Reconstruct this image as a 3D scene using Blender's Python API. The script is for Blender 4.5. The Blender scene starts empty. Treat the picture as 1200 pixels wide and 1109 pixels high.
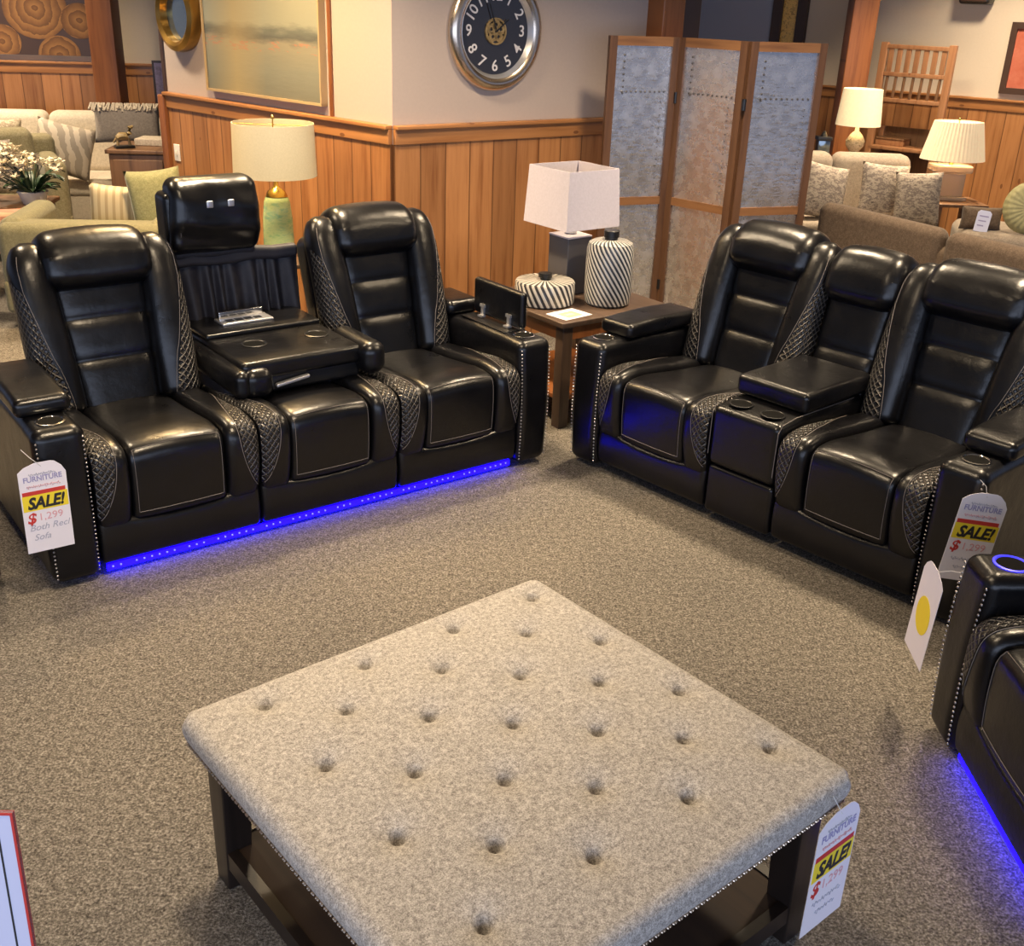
import bpy, bmesh, math, random
from mathutils import Vector, Matrix
random.seed(7)
PI = math.pi
S = bpy.context.scene
COL = S.collection

# ------------------------------------------------------------------ materials
def new_mat(name):
    m = bpy.data.materials.new(name); m.use_nodes = True
    nt = m.node_tree
    return m, nt, nt.nodes['Principled BSDF']

def N(nt, typ, **kw):
    n = nt.nodes.new(typ)
    for k, v in kw.items():
        if k in ('operation', 'data_type', 'blend_type', 'feature', 'wave_type', 'bands_direction', 'noise_dimensions', 'distance'):
            setattr(n, k, v)
        else:
            n.inputs[k].default_value = v
    return n

def math_(nt, op, a, b=None, c=None):
    n = nt.nodes.new('ShaderNodeMath'); n.operation = op
    for i, v in enumerate((a, b, c)):
        if v is None: continue
        if isinstance(v, (int, float)): n.inputs[i].default_value = v
        else: nt.links.new(v, n.inputs[i])
    return n.outputs[0]

def mixc(nt, fac, a, b, blend='MIX'):
    n = nt.nodes.new('ShaderNodeMix'); n.data_type = 'RGBA'; n.blend_type = blend
    for i, v in ((0, fac), (6, a), (7, b)):
        if isinstance(v, (int, float)): n.inputs[i].default_value = v
        elif isinstance(v, tuple): n.inputs[i].default_value = (*v, 1) if len(v) == 3 else v
        else: nt.links.new(v, n.inputs[i])
    return n.outputs[2]

def coords(nt, which='Object', scale=(1, 1, 1)):
    tc = nt.nodes.new('ShaderNodeTexCoord'); mp = nt.nodes.new('ShaderNodeMapping')
    mp.inputs['Scale'].default_value = scale
    nt.links.new(tc.outputs[which], mp.inputs['Vector'])
    return mp.outputs[0]

def bump(nt, bsdf, height, strength=.3, dist=.01):
    b = nt.nodes.new('ShaderNodeBump'); b.inputs['Strength'].default_value = strength
    b.inputs['Distance'].default_value = dist
    nt.links.new(height, b.inputs['Height']); nt.links.new(b.outputs[0], bsdf.inputs['Normal'])

def noise(nt, vec, scale, detail=3, rough=.55):
    n = N(nt, 'ShaderNodeTexNoise', Scale=scale, Detail=detail, Roughness=rough)
    nt.links.new(vec, n.inputs['Vector']); return n.outputs['Fac']

def ramp(nt, fac, stops):
    r = nt.nodes.new('ShaderNodeValToRGB'); e = r.color_ramp.elements
    while len(e) < len(stops): e.new(.5)
    for el, (p, c) in zip(e, stops): el.position = p; el.color = (*c, 1)
    nt.links.new(fac, r.inputs[0]); return r.outputs[0]

def plain(name, color, rough=.6, metal=0., bumps=0, bscale=200, var=.0, emit=None, estr=0, spec=.5, coat=0, trans=0):
    m, nt, b = new_mat(name)
    b.inputs['Base Color'].default_value = (*color, 1); b.inputs['Roughness'].default_value = rough
    b.inputs['Metallic'].default_value = metal; b.inputs['Specular IOR Level'].default_value = spec
    b.inputs['Coat Weight'].default_value = coat
    b.inputs['Transmission Weight'].default_value = trans
    v = coords(nt)
    f = noise(nt, v, bscale)
    if var:
        lo = tuple(c * (1 - var) for c in color); hi = tuple(min(1, c * (1 + var)) for c in color)
        nt.links.new(ramp(nt, f, [(.3, lo), (.7, hi)]), b.inputs['Base Color'])
    if bumps: bump(nt, b, f, bumps, .002)
    if emit:
        b.inputs['Emission Color'].default_value = (*emit, 1); b.inputs['Emission Strength'].default_value = estr
    return m

def leather(name, color=(.0026, .0026, .0036), rough=.30):
    m, nt, b = new_mat(name)
    v = coords(nt)
    n1 = noise(nt, v, 9, 4); n2 = noise(nt, v, 260, 2)
    nt.links.new(ramp(nt, n1, [(.3, tuple(c * .8 for c in color)), (.7, tuple(c * 1.3 for c in color))]), b.inputs['Base Color'])
    nt.links.new(math_(nt, 'MULTIPLY_ADD', n1, .14, rough - .07), b.inputs['Roughness'])
    b.inputs['Specular IOR Level'].default_value = .47
    h = math_(nt, 'ADD', math_(nt, 'MULTIPLY', n1, 1.6), math_(nt, 'MULTIPLY', n2, .12))
    bump(nt, b, h, .35, .006)
    return m

def quilt(name):
    m, nt, b = new_mat(name)
    tc = nt.nodes.new('ShaderNodeTexCoord'); sp = nt.nodes.new('ShaderNodeSeparateXYZ')
    nt.links.new(tc.outputs['UV'], sp.inputs[0])
    u = math_(nt, 'DIVIDE', sp.outputs[0], .024); w = math_(nt, 'DIVIDE', sp.outputs[1], .030)
    a = math_(nt, 'ADD', u, w); c = math_(nt, 'SUBTRACT', u, w)
    def tri(x):
        return math_(nt, 'ABSOLUTE', math_(nt, 'SUBTRACT', math_(nt, 'FRACT', x), .5))   # .5 at the seams
    mx = math_(nt, 'MAXIMUM', tri(a), tri(c))
    seam = math_(nt, 'GREATER_THAN', mx, .452)
    dash = math_(nt, 'GREATER_THAN', math_(nt, 'FRACT', math_(nt, 'MULTIPLY', w, 6.)), .25)
    col = mixc(nt, math_(nt, 'MULTIPLY', seam, dash), (.007, .0065, .0065), (.20, .175, .155))
    nt.links.new(col, b.inputs['Base Color'])
    b.inputs['Roughness'].default_value = .33; b.inputs['Specular IOR Level'].default_value = .6
    hgt = math_(nt, 'SUBTRACT', 1., math_(nt, 'POWER', math_(nt, 'MULTIPLY', mx, 2.), 3.))
    bump(nt, b, hgt, .9, .005)
    return m

def pine(name, plank=.165, light=(.46, .225, .088), dark=(.24, .092, .028), groove=True, axis='x', rough=.42):
    """knotty pine boards; runs of grain go up the object's z (axis x across the boards)"""
    m, nt, b = new_mat(name)
    tc = nt.nodes.new('ShaderNodeTexCoord'); sp = nt.nodes.new('ShaderNodeSeparateXYZ')
    nt.links.new(tc.outputs['Object'], sp.inputs[0])
    X, Z = (sp.outputs[0], sp.outputs[2]) if axis == 'x' else (sp.outputs[2], sp.outputs[0])
    k = math_(nt, 'DIVIDE', X, plank); idx = math_(nt, 'FLOOR', k); fr = math_(nt, 'FRACT', k)
    wn = nt.nodes.new('ShaderNodeTexWhiteNoise'); wn.noise_dimensions = '1D'; nt.links.new(idx, wn.inputs['W'])
    cb = nt.nodes.new('ShaderNodeCombineXYZ')
    nt.links.new(math_(nt, 'MULTIPLY_ADD', X, 26., math_(nt, 'MULTIPLY', wn.outputs[0], 40.)), cb.inputs[0])
    nt.links.new(math_(nt, 'MULTIPLY', Z, 1.6), cb.inputs[1])
    nt.links.new(math_(nt, 'MULTIPLY', idx, 7.3), cb.inputs[2])
    g = noise(nt, cb.outputs[0], 1.0, 5, .6)
    cb2 = nt.nodes.new('ShaderNodeCombineXYZ')
    nt.links.new(math_(nt, 'MULTIPLY', X, 9.), cb2.inputs[0]); nt.links.new(math_(nt, 'MULTIPLY', Z, 4.2), cb2.inputs[1])
    vo = N(nt, 'ShaderNodeTexVoronoi', Scale=1.); nt.links.new(cb2.outputs[0], vo.inputs['Vector'])
    knot = math_(nt, 'LESS_THAN', vo.outputs['Distance'], .10)
    keep = nt.nodes.new('ShaderNodeSeparateColor'); nt.links.new(vo.outputs['Color'], keep.inputs[0])
    knot = math_(nt, 'MULTIPLY', knot, math_(nt, 'GREATER_THAN', keep.outputs[0], .55))
    base = ramp(nt, g, [(.28, dark), (.5, tuple(.35 * d + .65 * l for d, l in zip(dark, light))), (.78, light)])
    tint = ramp(nt, wn.outputs[0], [(0, (.72, .68, .66)), (1, (1.12, 1.08, 1.05))])
    base = mixc(nt, 1., base, tint, 'MULTIPLY')
    base = mixc(nt, math_(nt, 'MULTIPLY', knot, .7), base, (.10, .03, .01))
    if groove:
        gr = math_(nt, 'GREATER_THAN', math_(nt, 'ABSOLUTE', math_(nt, 'SUBTRACT', fr, .5)), .478)
        base = mixc(nt, math_(nt, 'MULTIPLY', gr, .75), base, (.07, .025, .008))
        bump(nt, b, math_(nt, 'SUBTRACT', math_(nt, 'MULTIPLY', g, .08), gr), .6, .006)
    nt.links.new(base, b.inputs['Base Color']); b.inputs['Roughness'].default_value = rough
    return m

def carpet():
    m, nt, b = new_mat('carpet')
    v = coords(nt)
    n1 = noise(nt, v, 140, 3, .8); n2 = noise(nt, v, 45, 2, .7); n3 = noise(nt, v, 1.1, 2)
    f = math_(nt, 'ADD', math_(nt, 'MULTIPLY', n1, .75), math_(nt, 'MULTIPLY', n2, .25))
    c = ramp(nt, f, [(.36, (.043, .038, .033)), (.5, (.182, .165, .142)), (.64, (.45, .42, .375))])
    c = mixc(nt, 1., c, ramp(nt, n3, [(.3, (.85, .85, .86)), (.7, (1.08, 1.06, 1.03))]), 'MULTIPLY')
    nt.links.new(c, b.inputs['Base Color']); b.inputs['Roughness'].default_value = .95
    b.inputs['Specular IOR Level'].default_value = .1
    bump(nt, b, f, 1., .012)
    return m

def tweed(name, lo, mid, hi, scale=330, b_=.8):
    m, nt, b = new_mat(name)
    v = coords(nt, scale=(1, 1, 1))
    n1 = noise(nt, v, scale, 3, .8); n2 = noise(nt, v, scale * .3, 2, .7)
    f = math_(nt, 'ADD', math_(nt, 'MULTIPLY', n1, .65), math_(nt, 'MULTIPLY', n2, .35))
    nt.links.new(ramp(nt, f, [(.36, lo), (.5, mid), (.64, hi)]), b.inputs['Base Color'])
    b.inputs['Roughness'].default_value = .9; b.inputs['Specular IOR Level'].default_value = .15
    b.inputs['Sheen Weight'].default_value = .15
    bump(nt, b, f, b_, .004)
    return m

def striped(name, c1, c2, period=.03, duty=.5, vec=(1, 0, 0), rough=.6, warp=0., emit=0):
    m, nt, b = new_mat(name)
    v = coords(nt)
    d = nt.nodes.new('ShaderNodeVectorMath'); d.operation = 'DOT_PRODUCT'
    nt.links.new(v, d.inputs[0]); d.inputs[1].default_value = vec
    x = math_(nt, 'DIVIDE', d.outputs['Value'], period)
    if warp: x = math_(nt, 'ADD', x, math_(nt, 'MULTIPLY', noise(nt, v, 8), warp))
    s = math_(nt, 'GREATER_THAN', math_(nt, 'FRACT', x), duty)
    nt.links.new(mixc(nt, s, c1, c2), b.inputs['Base Color']); b.inputs['Roughness'].default_value = rough
    return m

def spiral(name, c1, c2, n_around=16, rise=.10, duty=.5):
    """slanted bands round the z axis"""
    m, nt, b = new_mat(name)
    tc = nt.nodes.new('ShaderNodeTexCoord'); sp = nt.nodes.new('ShaderNodeSeparateXYZ')
    nt.links.new(tc.outputs['Object'], sp.inputs[0])
    an = math_(nt, 'ARCTAN2', sp.outputs[1], sp.outputs[0])
    k = math_(nt, 'ADD', math_(nt, 'MULTIPLY', an, n_around / (2 * PI)), math_(nt, 'DIVIDE', sp.outputs[2], rise))
    fr = math_(nt, 'FRACT', k)
    s = math_(nt, 'GREATER_THAN', fr, duty)
    nt.links.new(mixc(nt, s, c1, c2), b.inputs['Base Color']); b.inputs['Roughness'].default_value = .3
    bump(nt, b, math_(nt, 'SINE', math_(nt, 'MULTIPLY', k, 2 * PI)), .3, .004)
    return m

def hammered():
    m, nt, b = new_mat('embossed_tin')
    v = coords(nt, scale=(1, 1, 1))
    n1 = noise(nt, v, 16, 3, .6); n2 = noise(nt, coords(nt, scale=(14, 14, 60)), 1, 2)
    nt.links.new(ramp(nt, n1, [(.3, (.62, .60, .59)), (.7, (.86, .84, .83))]), b.inputs['Base Color'])
    b.inputs['Metallic'].default_value = .92
    nt.links.new(math_(nt, 'MULTIPLY_ADD', n1, .2, .17), b.inputs['Roughness'])
    bump(nt, b, math_(nt, 'ADD', n1, math_(nt, 'MULTIPLY', n2, .5)), .30, .010)
    return m

def painting_mat():
    m, nt, b = new_mat('landscape_paint')
    tc = nt.nodes.new('ShaderNodeTexCoord'); sp = nt.nodes.new('ShaderNodeSeparateXYZ')
    nt.links.new(tc.outputs['Object'], sp.inputs[0])
    v = coords(nt, scale=(3, 3, 14))
    z = math_(nt, 'ADD', sp.outputs[2], math_(nt, 'MULTIPLY', math_(nt, 'SUBTRACT', noise(nt, v, 1.5, 4), .5), .12))
    t = math_(nt, 'DIVIDE', z, .75)
    c = ramp(nt, t, [(0, (.15, .15, .115)), (.2, (.19, .195, .155)), (.38, (.24, .225, .165)), (.44, (.095, .10, .09)),
                     (.48, (.13, .14, .12)), (.54, (.27, .28, .22)), (1., (.31, .31, .24))])
    warm = math_(nt, 'SUBTRACT', 1., math_(nt, 'MULTIPLY', math_(nt, 'ABSOLUTE', math_(nt, 'SUBTRACT', sp.outputs[0], .33)), 3.2))
    warm = math_(nt, 'MULTIPLY', math_(nt, 'MAXIMUM', warm, 0.), .55)
    c = mixc(nt, warm, c, (.42, .32, .14))
    n = noise(nt, coords(nt, scale=(6, 6, 30)), 2, 4)
    red = math_(nt, 'MULTIPLY', math_(nt, 'GREATER_THAN', n, .58), math_(nt, 'LESS_THAN', math_(nt, 'ABSOLUTE', math_(nt, 'SUBTRACT', t, .37)), .035))
    c = mixc(nt, math_(nt, 'MULTIPLY', red, .5), c, (.42, .16, .09))
    nt.links.new(c, b.inputs['Base Color']); b.inputs['Roughness'].default_value = .7
    bump(nt, b, n, .3, .003)
    return m

def blotch(name, cols, scale=14, rough=.9, stretch=(1, 1, 1)):
    m, nt, b = new_mat(name)
    n = noise(nt, coords(nt, scale=stretch), scale, 4, .7)
    st = [(.3 + .4 * i / (len(cols) - 1), c) for i, c in enumerate(cols)]
    nt.links.new(ramp(nt, n, st), b.inputs['Base Color']); b.inputs['Roughness'].default_value = rough
    return m

def log_mat():
    m, nt, b = new_mat('log_ends')
    tc = nt.nodes.new('ShaderNodeTexCoord')
    ln = nt.nodes.new('ShaderNodeVectorMath'); ln.operation = 'LENGTH'; nt.links.new(tc.outputs['Object'], ln.inputs[0])
    v = coords(nt); n = noise(nt, v, 10, 4)
    w = math_(nt, 'FRACT', math_(nt, 'ADD', math_(nt, 'MULTIPLY', n, 1.2), math_(nt, 'MULTIPLY', ln.outputs['Value'], 16.)))
    nt.links.new(mixc(nt, w, (.27, .13, .045), (.11, .045, .018)), b.inputs['Base Color'])
    b.inputs['Roughness'].default_value = .7
    return m

M = {}
M['leather'] = leather('black_leather')
M['leather2'] = leather('black_leather_console', (.003, .003, .0038), .30)
M['fabric_black'] = blotch('black_backing_cloth', [(.006, .006, .012), (.016, .015, .022)], 20, .6)
M['quilt'] = quilt('quilted_leather')
M['thread'] = plain('grey_thread', (.17, .15, .14), .7)
M['cup_shade'] = plain('cup_shade_black', (.002, .002, .002), .8, spec=.1)  # near-black colour paints the shade of a deep cup well
M['nail'] = plain('nickel_nailhead', (.34, .32, .32), .3, 1.)
M['black'] = plain('black_plastic', (.008, .008, .009), .35)
M['chrome'] = plain('chrome', (.75, .74, .72), .15, 1.)
M['silver'] = plain('brushed_silver', (.62, .62, .64), .35, .8)
M['led'] = plain('blue_led', (.02, .02, .4), .4, emit=(.0014, .0, 1.), estr=17)
M['ledbead'] = plain('led_bead', (.2, .2, .8), .4, emit=(.10, .10, 1.), estr=2.0)
M['ledring'] = plain('blue_ring_light', (.05, .05, .6), .4, emit=(.04, .035, 1.), estr=1.2)
M['pine'] = pine('knotty_pine')
M['pine_trim'] = pine('pine_trim', plank=3., groove=False, axis='z', light=(.44, .21, .075), dark=(.27, .11, .035))
M['pine_post'] = pine('pine_post', plank=3., groove=False, light=(.34, .13, .042), dark=(.17, .055, .016))
M['rack_wood'] = pine('rack_wood', plank=3., groove=False, light=(.38, .20, .10), dark=(.22, .10, .045))
M['screen_wood'] = pine('screen_wood', plank=3., groove=False, light=(.15, .075, .036), dark=(.05, .022, .012))
M['screen_rail'] = pine('screen_rail', plank=3., groove=False, axis='z', light=(.30, .15, .06), dark=(.12, .05, .02))
M['wall'] = plain('cream_wall_paint', (.43, .355, .315), .8, bumps=.1, bscale=60, var=.02)
M['wall_far'] = plain('beige_wall_paint', (.60, .52, .42), .8, bumps=.1, bscale=60, var=.02)
M['ceil'] = plain('ceiling_paint', (.26, .22, .17), .9, var=.03, bscale=3)
M['carpet'] = carpet()
M['tweed'] = tweed('grey_tweed', (.16, .145, .13), (.40, .37, .335), (.70, .66, .61))
M['darkwood'] = pine('espresso_wood', plank=3., groove=False, light=(.022, .015, .012), dark=(.008, .006, .005), rough=.35)
M['shelfwood'] = pine('ottoman_shelf_wood', plank=.2, groove=False, light=(.05, .026, .012), dark=(.02, .010, .005), rough=.7)
M['tablewood'] = pine('weathered_table_wood', plank=3., groove=False, light=(.10, .065, .045), dark=(.035, .022, .016), rough=.4)
M['tin'] = hammered()
M['rivet'] = plain('dark_rivet', (.16, .15, .15), .4, .8)
M['clockframe'] = plain('brushed_bronze', (.62, .52, .42), .24, 1., bumps=.05, bscale=40)
M['goldframe'] = plain('aged_gold', (.36, .22, .06), .3, .9, bumps=.1, bscale=40)
M['clockface'] = plain('dark_clock_face', (.022, .020, .022), .12, coat=.5)
M['numeral'] = plain('pale_numeral', (.62, .60, .62), .5)
M['gear'] = blotch('bronze_gear', [(.12, .08, .03), (.38, .27, .12)], 30, .4)
M['mirror'] = plain('smoky_mirror', (.16, .20, .23), .08, .7)
M['paint'] = painting_mat()
M['gilt'] = plain('thin_wood_edge', (.42, .30, .16), .5)
M['paper'] = plain('white_card', (.80, .76, .80), .6)
M['red'] = plain('red_ink', (.55, .04, .03), .6)
M['redfade'] = plain('faded_red_ink', (.72, .38, .40), .6)
M['yellow'] = plain('yellow_band', (.85, .66, .03), .6)
M['yellow_print'] = plain('soft_yellow_print', (.72, .62, .25), .6)
M['ink'] = plain('black_ink', (.02, .018, .018), .6)
M['blueink'] = plain('blue_ink', (.32, .30, .50), .6)
M['greyink'] = plain('grey_ink', (.42, .42, .50), .6)
M['string'] = plain('cotton_string', (.6, .58, .55), .8)
M['shade_white'] = plain('white_linen_shade', (.53, .49, .54), .85, bumps=.3, bscale=90, var=.05)
M['shade_cream'] = plain('cream_linen_shade', (.50, .44, .30), .85, bumps=.2, bscale=120, var=.05, emit=(1., .75, .38), estr=.05)
M['shade_lit'] = plain('lit_shade', (.8, .68, .48), .8, var=.05, bscale=40, emit=(1., .68, .36), estr=.42)
M['shade_lit2'] = plain('lit_shade_cream', (.8, .7, .5), .8, var=.05, bscale=40, emit=(1., .78, .46), estr=.25)
M['lampgrey'] = plain('charcoal_ceramic', (.085, .08, .085), .35, bumps=.05, bscale=20)
M['acrylic'] = plain('clear_acrylic', (.9, .9, .9), .05, trans=.85)
M['glass_warm'] = plain('crystal_base', (.85, .70, .55), .08, trans=.6)
M['mercury'] = blotch('mercury_glass', [(.20, .17, .10), (.75, .68, .50), (.3, .26, .15)], 30, .15)
M['greenlamp'] = blotch('green_glass_base', [(.20, .40, .20), (.42, .52, .26), (.16, .36, .24)], 9, .15, (1, 1, 2.5))
M['brass'] = plain('brass', (.70, .48, .12), .25, 1.)
M['spiral_tall'] = spiral('slanted_bands', (.50, .48, .44), (.035, .04, .05), 30, .038)
M['spiral_low'] = spiral('slanted_bands_wide', (.50, .48, .44), (.035, .035, .04), 30, .060)
M['olive'] = tweed('olive_upholstery', (.12, .115, .065), (.175, .165, .10), (.24, .225, .14), 200, .3)
M['green_pillow'] = tweed('sage_velvet', (.17, .175, .09), (.23, .235, .13), (.30, .30, .17), 150, .2)
M['stripe_pillow'] = striped('cream_stripe_cloth', (.50, .43, .29), (.36, .29, .18), .045, .6)
M['white_up'] = tweed('oatmeal_upholstery', (.48, .42, .33), (.60, .53, .43), (.70, .63, .52), 150, .3)
M['grey_pillow'] = tweed('grey_cloth', (.20, .17, .145), (.27, .235, .20), (.35, .31, .27), 200, .3)
M['fringe'] = blotch('fringe', [(.35, .29, .22), (.62, .55, .45)], 60)
M['taupe_up'] = tweed('taupe_upholstery', (.22, .18, .14), (.30, .25, .20), (.39, .33, .27), 160, .3)
M['brown_up'] = tweed('brown_upholstery', (.075, .052, .036), (.115, .082, .058), (.165, .12, .085), 160, .3)
M['pattern'] = blotch('ikat_cloth', [(.10, .08, .07), (.50, .43, .35), (.16, .13, .12), (.55, .48, .38)], 20, .9, (1, 1, 2))
M['pattern2'] = blotch('paisley_cloth', [(.30, .24, .15), (.62, .54, .40), (.26, .20, .14), (.66, .58, .45)], 22)
M['chair_up'] = tweed('moss_chair_cloth', (.17, .15, .08), (.25, .22, .13), (.33, .29, .19), 150, .3)
M['petal'] = blotch('cream_petal', [(.55, .47, .34), (.78, .70, .55)], 30)
M['leaf'] = blotch('dark_leaf', [(.01, .03, .012), (.03, .07, .03)], 12, .4)
M['chest'] = pine('dark_chest_wood', plank=3., groove=False, light=(.22, .12, .06), dark=(.09, .045, .022))
M['red_stripe'] = striped('red_stripe_cloth', (.34, .15, .09), (.46, .28, .17), .04, .5, (0, 0, 1))
M['yellowround'] = plain('pale_gold_disc', (.38, .35, .17), .6, var=.15, bscale=40)
M['bluegrey'] = plain('blue_grey_board', (.34, .35, .42), .5)
M['amber'] = blotch('amber_glass', [(.45, .18, .02), (.95, .60, .15), (.35, .14, .03)], 30, .3)
M['darkframe'] = plain('dark_wood_frame', (.055, .03, .022), .4)
M['redpic'] = blotch('red_print', [(.40, .09, .05), (.50, .16, .10)], 8)
M['white_plastic'] = plain('white_plastic', (.75, .72, .68), .4)
M['signface'] = plain('sign_face', (.62, .64, .82), .35)
M['fixture'] = plain('lamp_disc', (1, .9, .8), .5, emit=(1., .80, .56), estr=9)

# ------------------------------------------------------------------ mesh helpers
def link(o, parent=None):
    COL.objects.link(o)
    if parent is not None: o.parent = parent
    return o

def mesh_obj(name, verts, faces, mat, parent=None, smooth=True, uvs=None, fix=True, loc=None, rot=None):
    me = bpy.data.meshes.new(name)
    me.from_pydata([tuple(v) for v in verts], [], faces)
    if uvs is not None:
        ul = me.uv_layers.new(name='UVMap')
        for lp in me.loops: ul.data[lp.index].uv = uvs[lp.vertex_index]
    if fix:
        bm = bmesh.new(); bm.from_mesh(me)
        bmesh.ops.recalc_face_normals(bm, faces=bm.faces); bm.to_mesh(me); bm.free()
    if smooth:
        me.shade_smooth() if hasattr(me, 'shade_smooth') else None
        try: me.set_sharp_from_angle(angle=math.radians(42))
        except Exception: pass
    me.materials.append(mat)
    o = bpy.data.objects.new(name, me)
    link(o, parent)
    if loc: o.location = loc
    if rot: o.rotation_euler = rot
    return o

class MB:
    def __init__(s): s.v = []; s.f = []; s.uv = []
    def add(s, vs, fs, xf=None):
        o = len(s.v)
        for v in vs:
            v = Vector(v)
            s.v.append(xf(v) if callable(xf) else (xf @ v if xf is not None else v))
        s.f += [tuple(i + o for i in f) for f in fs]
        return s
    def box(s, x0, x1, y0, y1, z0, z1, xf=None):
        vs = [(x, y, z) for x in (x0, x1) for y in (y0, y1) for z in (z0, z1)]
        fs = [(0, 1, 3, 2), (4, 6, 7, 5), (0, 4, 5, 1), (2, 3, 7, 6), (0, 2, 6, 4), (1, 5, 7, 3)]
        return s.add(vs, fs, xf)
    def rbox(s, x0, x1, y0, y1, z0, z1, r=.02, k=3, m=4, xf=None, deform=None):
        lo = Vector((x0, y0, z0)); hi = Vector((x1, y1, z1)); ax = []
        r = min(r, *(.499 * (hi[i] - lo[i]) for i in range(3)))
        for i in range(3):
            a = [lo[i] + r * (1 - math.tan(PI / 4 * (1 - j / k))) for j in range(k)]
            inner = [lo[i] + r + (hi[i] - lo[i] - 2 * r) * j / m for j in range(m + 1)]
            b = [hi[i] - r * (1 - math.tan(PI / 4 * (1 - j / k))) for j in reversed(range(k))]
            ax.append(a + inner + b)
        idx = {}; vs = []; fs = []
        def vid(p):
            key = tuple(round(c, 6) for c in p)
            if key in idx: return idx[key]
            p = Vector(p); inn = Vector([min(max(p[i], lo[i] + r), hi[i] - r) for i in range(3)])
            d = p - inn
            if d.length > 1e-9: p = inn + d.normalized() * r
            if deform: p = Vector(deform(p))
            idx[key] = len(vs); vs.append(p); return idx[key]
        n = [len(a) for a in ax]
        for a in range(3):
            b, c = (a + 1) % 3, (a + 2) % 3
            for side, val in ((0, lo[a]), (1, hi[a])):
                for i in range(n[b] - 1):
                    for j in range(n[c] - 1):
                        q = []
                        for di, dj in ((0, 0), (1, 0), (1, 1), (0, 1)):
                            p = [0, 0, 0]; p[a] = val; p[b] = ax[b][i + di]; p[c] = ax[c][j + dj]
                            q.append(vid(p))
                        if len(set(q)) >= 3:
                            if not side: q.reverse()
                            fs.append(tuple(dict.fromkeys(q)))
        return s.add(vs, fs, xf)
    def grid(s, fn, ns, nt, wrap=False, caps=False, xf=None):
        vs = []; cols = nt if wrap else nt + 1
        for i in range(ns + 1):
            for j in range(cols): vs.append(fn(i / ns, j / nt))
        fs = []
        for i in range(ns):
            for j in range(nt):
                j2 = (j + 1) % cols
                fs.append((i * cols + j, i * cols + j2, (i + 1) * cols + j2, (i + 1) * cols + j))
        if caps:
            fs.append(tuple(range(cols))); fs.append(tuple(reversed(range(ns * cols, (ns + 1) * cols))))
        return s.add(vs, fs, xf)
    def tube(s, pts, r, n=6, closed=False, xf=None):
        pts = [Vector(p) for p in pts]; L = len(pts); vs = []
        up = Vector((0, 0, 1))
        for i, p in enumerate(pts):
            a = pts[i - 1] if (i > 0 or closed) else p; b = pts[(i + 1) % L] if (i < L - 1 or closed) else p
            t = (b - a).normalized() if (b - a).length > 1e-9 else up
            u = t.cross(up if abs(t.z) < .9 else Vector((1, 0, 0))).normalized(); w = t.cross(u)
            rr = r[i] if isinstance(r, (list, tuple)) else r
            for j in range(n):
                an = 2 * PI * j / n; vs.append(p + u * rr * math.cos(an) + w * rr * math.sin(an))
        fs = []
        for i in range(L if closed else L - 1):
            for j in range(n):
                i2 = (i + 1) % L; j2 = (j + 1) % n
                fs.append((i * n + j, i * n + j2, i2 * n + j2, i2 * n + j))
        if not closed: fs += [tuple(range(n)), tuple(reversed(range((L - 1) * n, L * n)))]
        return s.add(vs, fs, xf)
    def lathe(s, prof, n=32, xf=None, close=True):
        vs = []; fs = []; L = len(prof)
        for r, z in prof:
            for j in range(n): vs.append((r * math.cos(2 * PI * j / n), r * math.sin(2 * PI * j / n), z))
        for i in range(L - 1):
            for j in range(n):
                j2 = (j + 1) % n; fs.append((i * n + j, i * n + j2, (i + 1) * n + j2, (i + 1) * n + j))
        if close:
            if prof[0][0] > 1e-6: fs.append(tuple(reversed(range(n))))
            if prof[-1][0] > 1e-6: fs.append(tuple(range((L - 1) * n, L * n)))
        return s.add(vs, fs, xf)
    def prism(s, pts, y0, y1, xf=None):
        """polygon in x-z, extruded along y"""
        n = len(pts)
        vs = [(x, y0, z) for x, z in pts] + [(x, y1, z) for x, z in pts]
        fs = [tuple(range(n)), tuple(reversed(range(n, 2 * n)))] + [(i, i + n, (i + 1) % n + n, (i + 1) % n) for i in range(n)]
        return s.add(vs, fs, xf)
    def build(s, name, mat, parent=None, smooth=True, **kw):
        return mesh_obj(name, s.v, s.f, M[mat] if isinstance(mat, str) else mat, parent, smooth, **kw)

def thing(name, label, cat, loc=(0, 0, 0), rz=0., group=None, rot=None):
    o = bpy.data.objects.new(name, None); o.empty_display_size = .1
    o.location = loc; o.rotation_euler = rot or (0, 0, rz); link(o)
    tag(o, label, cat, group); return o
def tag(o, label, cat, group=None):
    o['label'] = label; o['category'] = cat
    if group: o['group'] = group
    return o
def struct(o): o['kind'] = 'structure'; return o

def text(body, size, mat, parent, loc, rot=(PI / 2, 0, 0), name='lettering', shear=0., bold=0., spacing=1., align='LEFT', depth=.0003, sx=1.):
    cu = bpy.data.curves.new(name, 'FONT'); cu.body = body; cu.size = size; cu.shear = shear
    cu.offset = bold; cu.space_character = spacing; cu.align_x = align; cu.extrude = depth; cu.resolution_u = 3
    t = bpy.data.objects.new(name, cu); COL.objects.link(t)
    dg = bpy.context.evaluated_depsgraph_get(); dg.update()
    me = bpy.data.meshes.new_from_object(t.evaluated_get(dg))
    bpy.data.objects.remove(t)
    me.name = name; me.materials.clear(); me.materials.append(M[mat])
    o = bpy.data.objects.new(name, me); link(o, parent); o.location = loc; o.rotation_euler = rot; o.scale = (sx, 1, 1)
    return o

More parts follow.
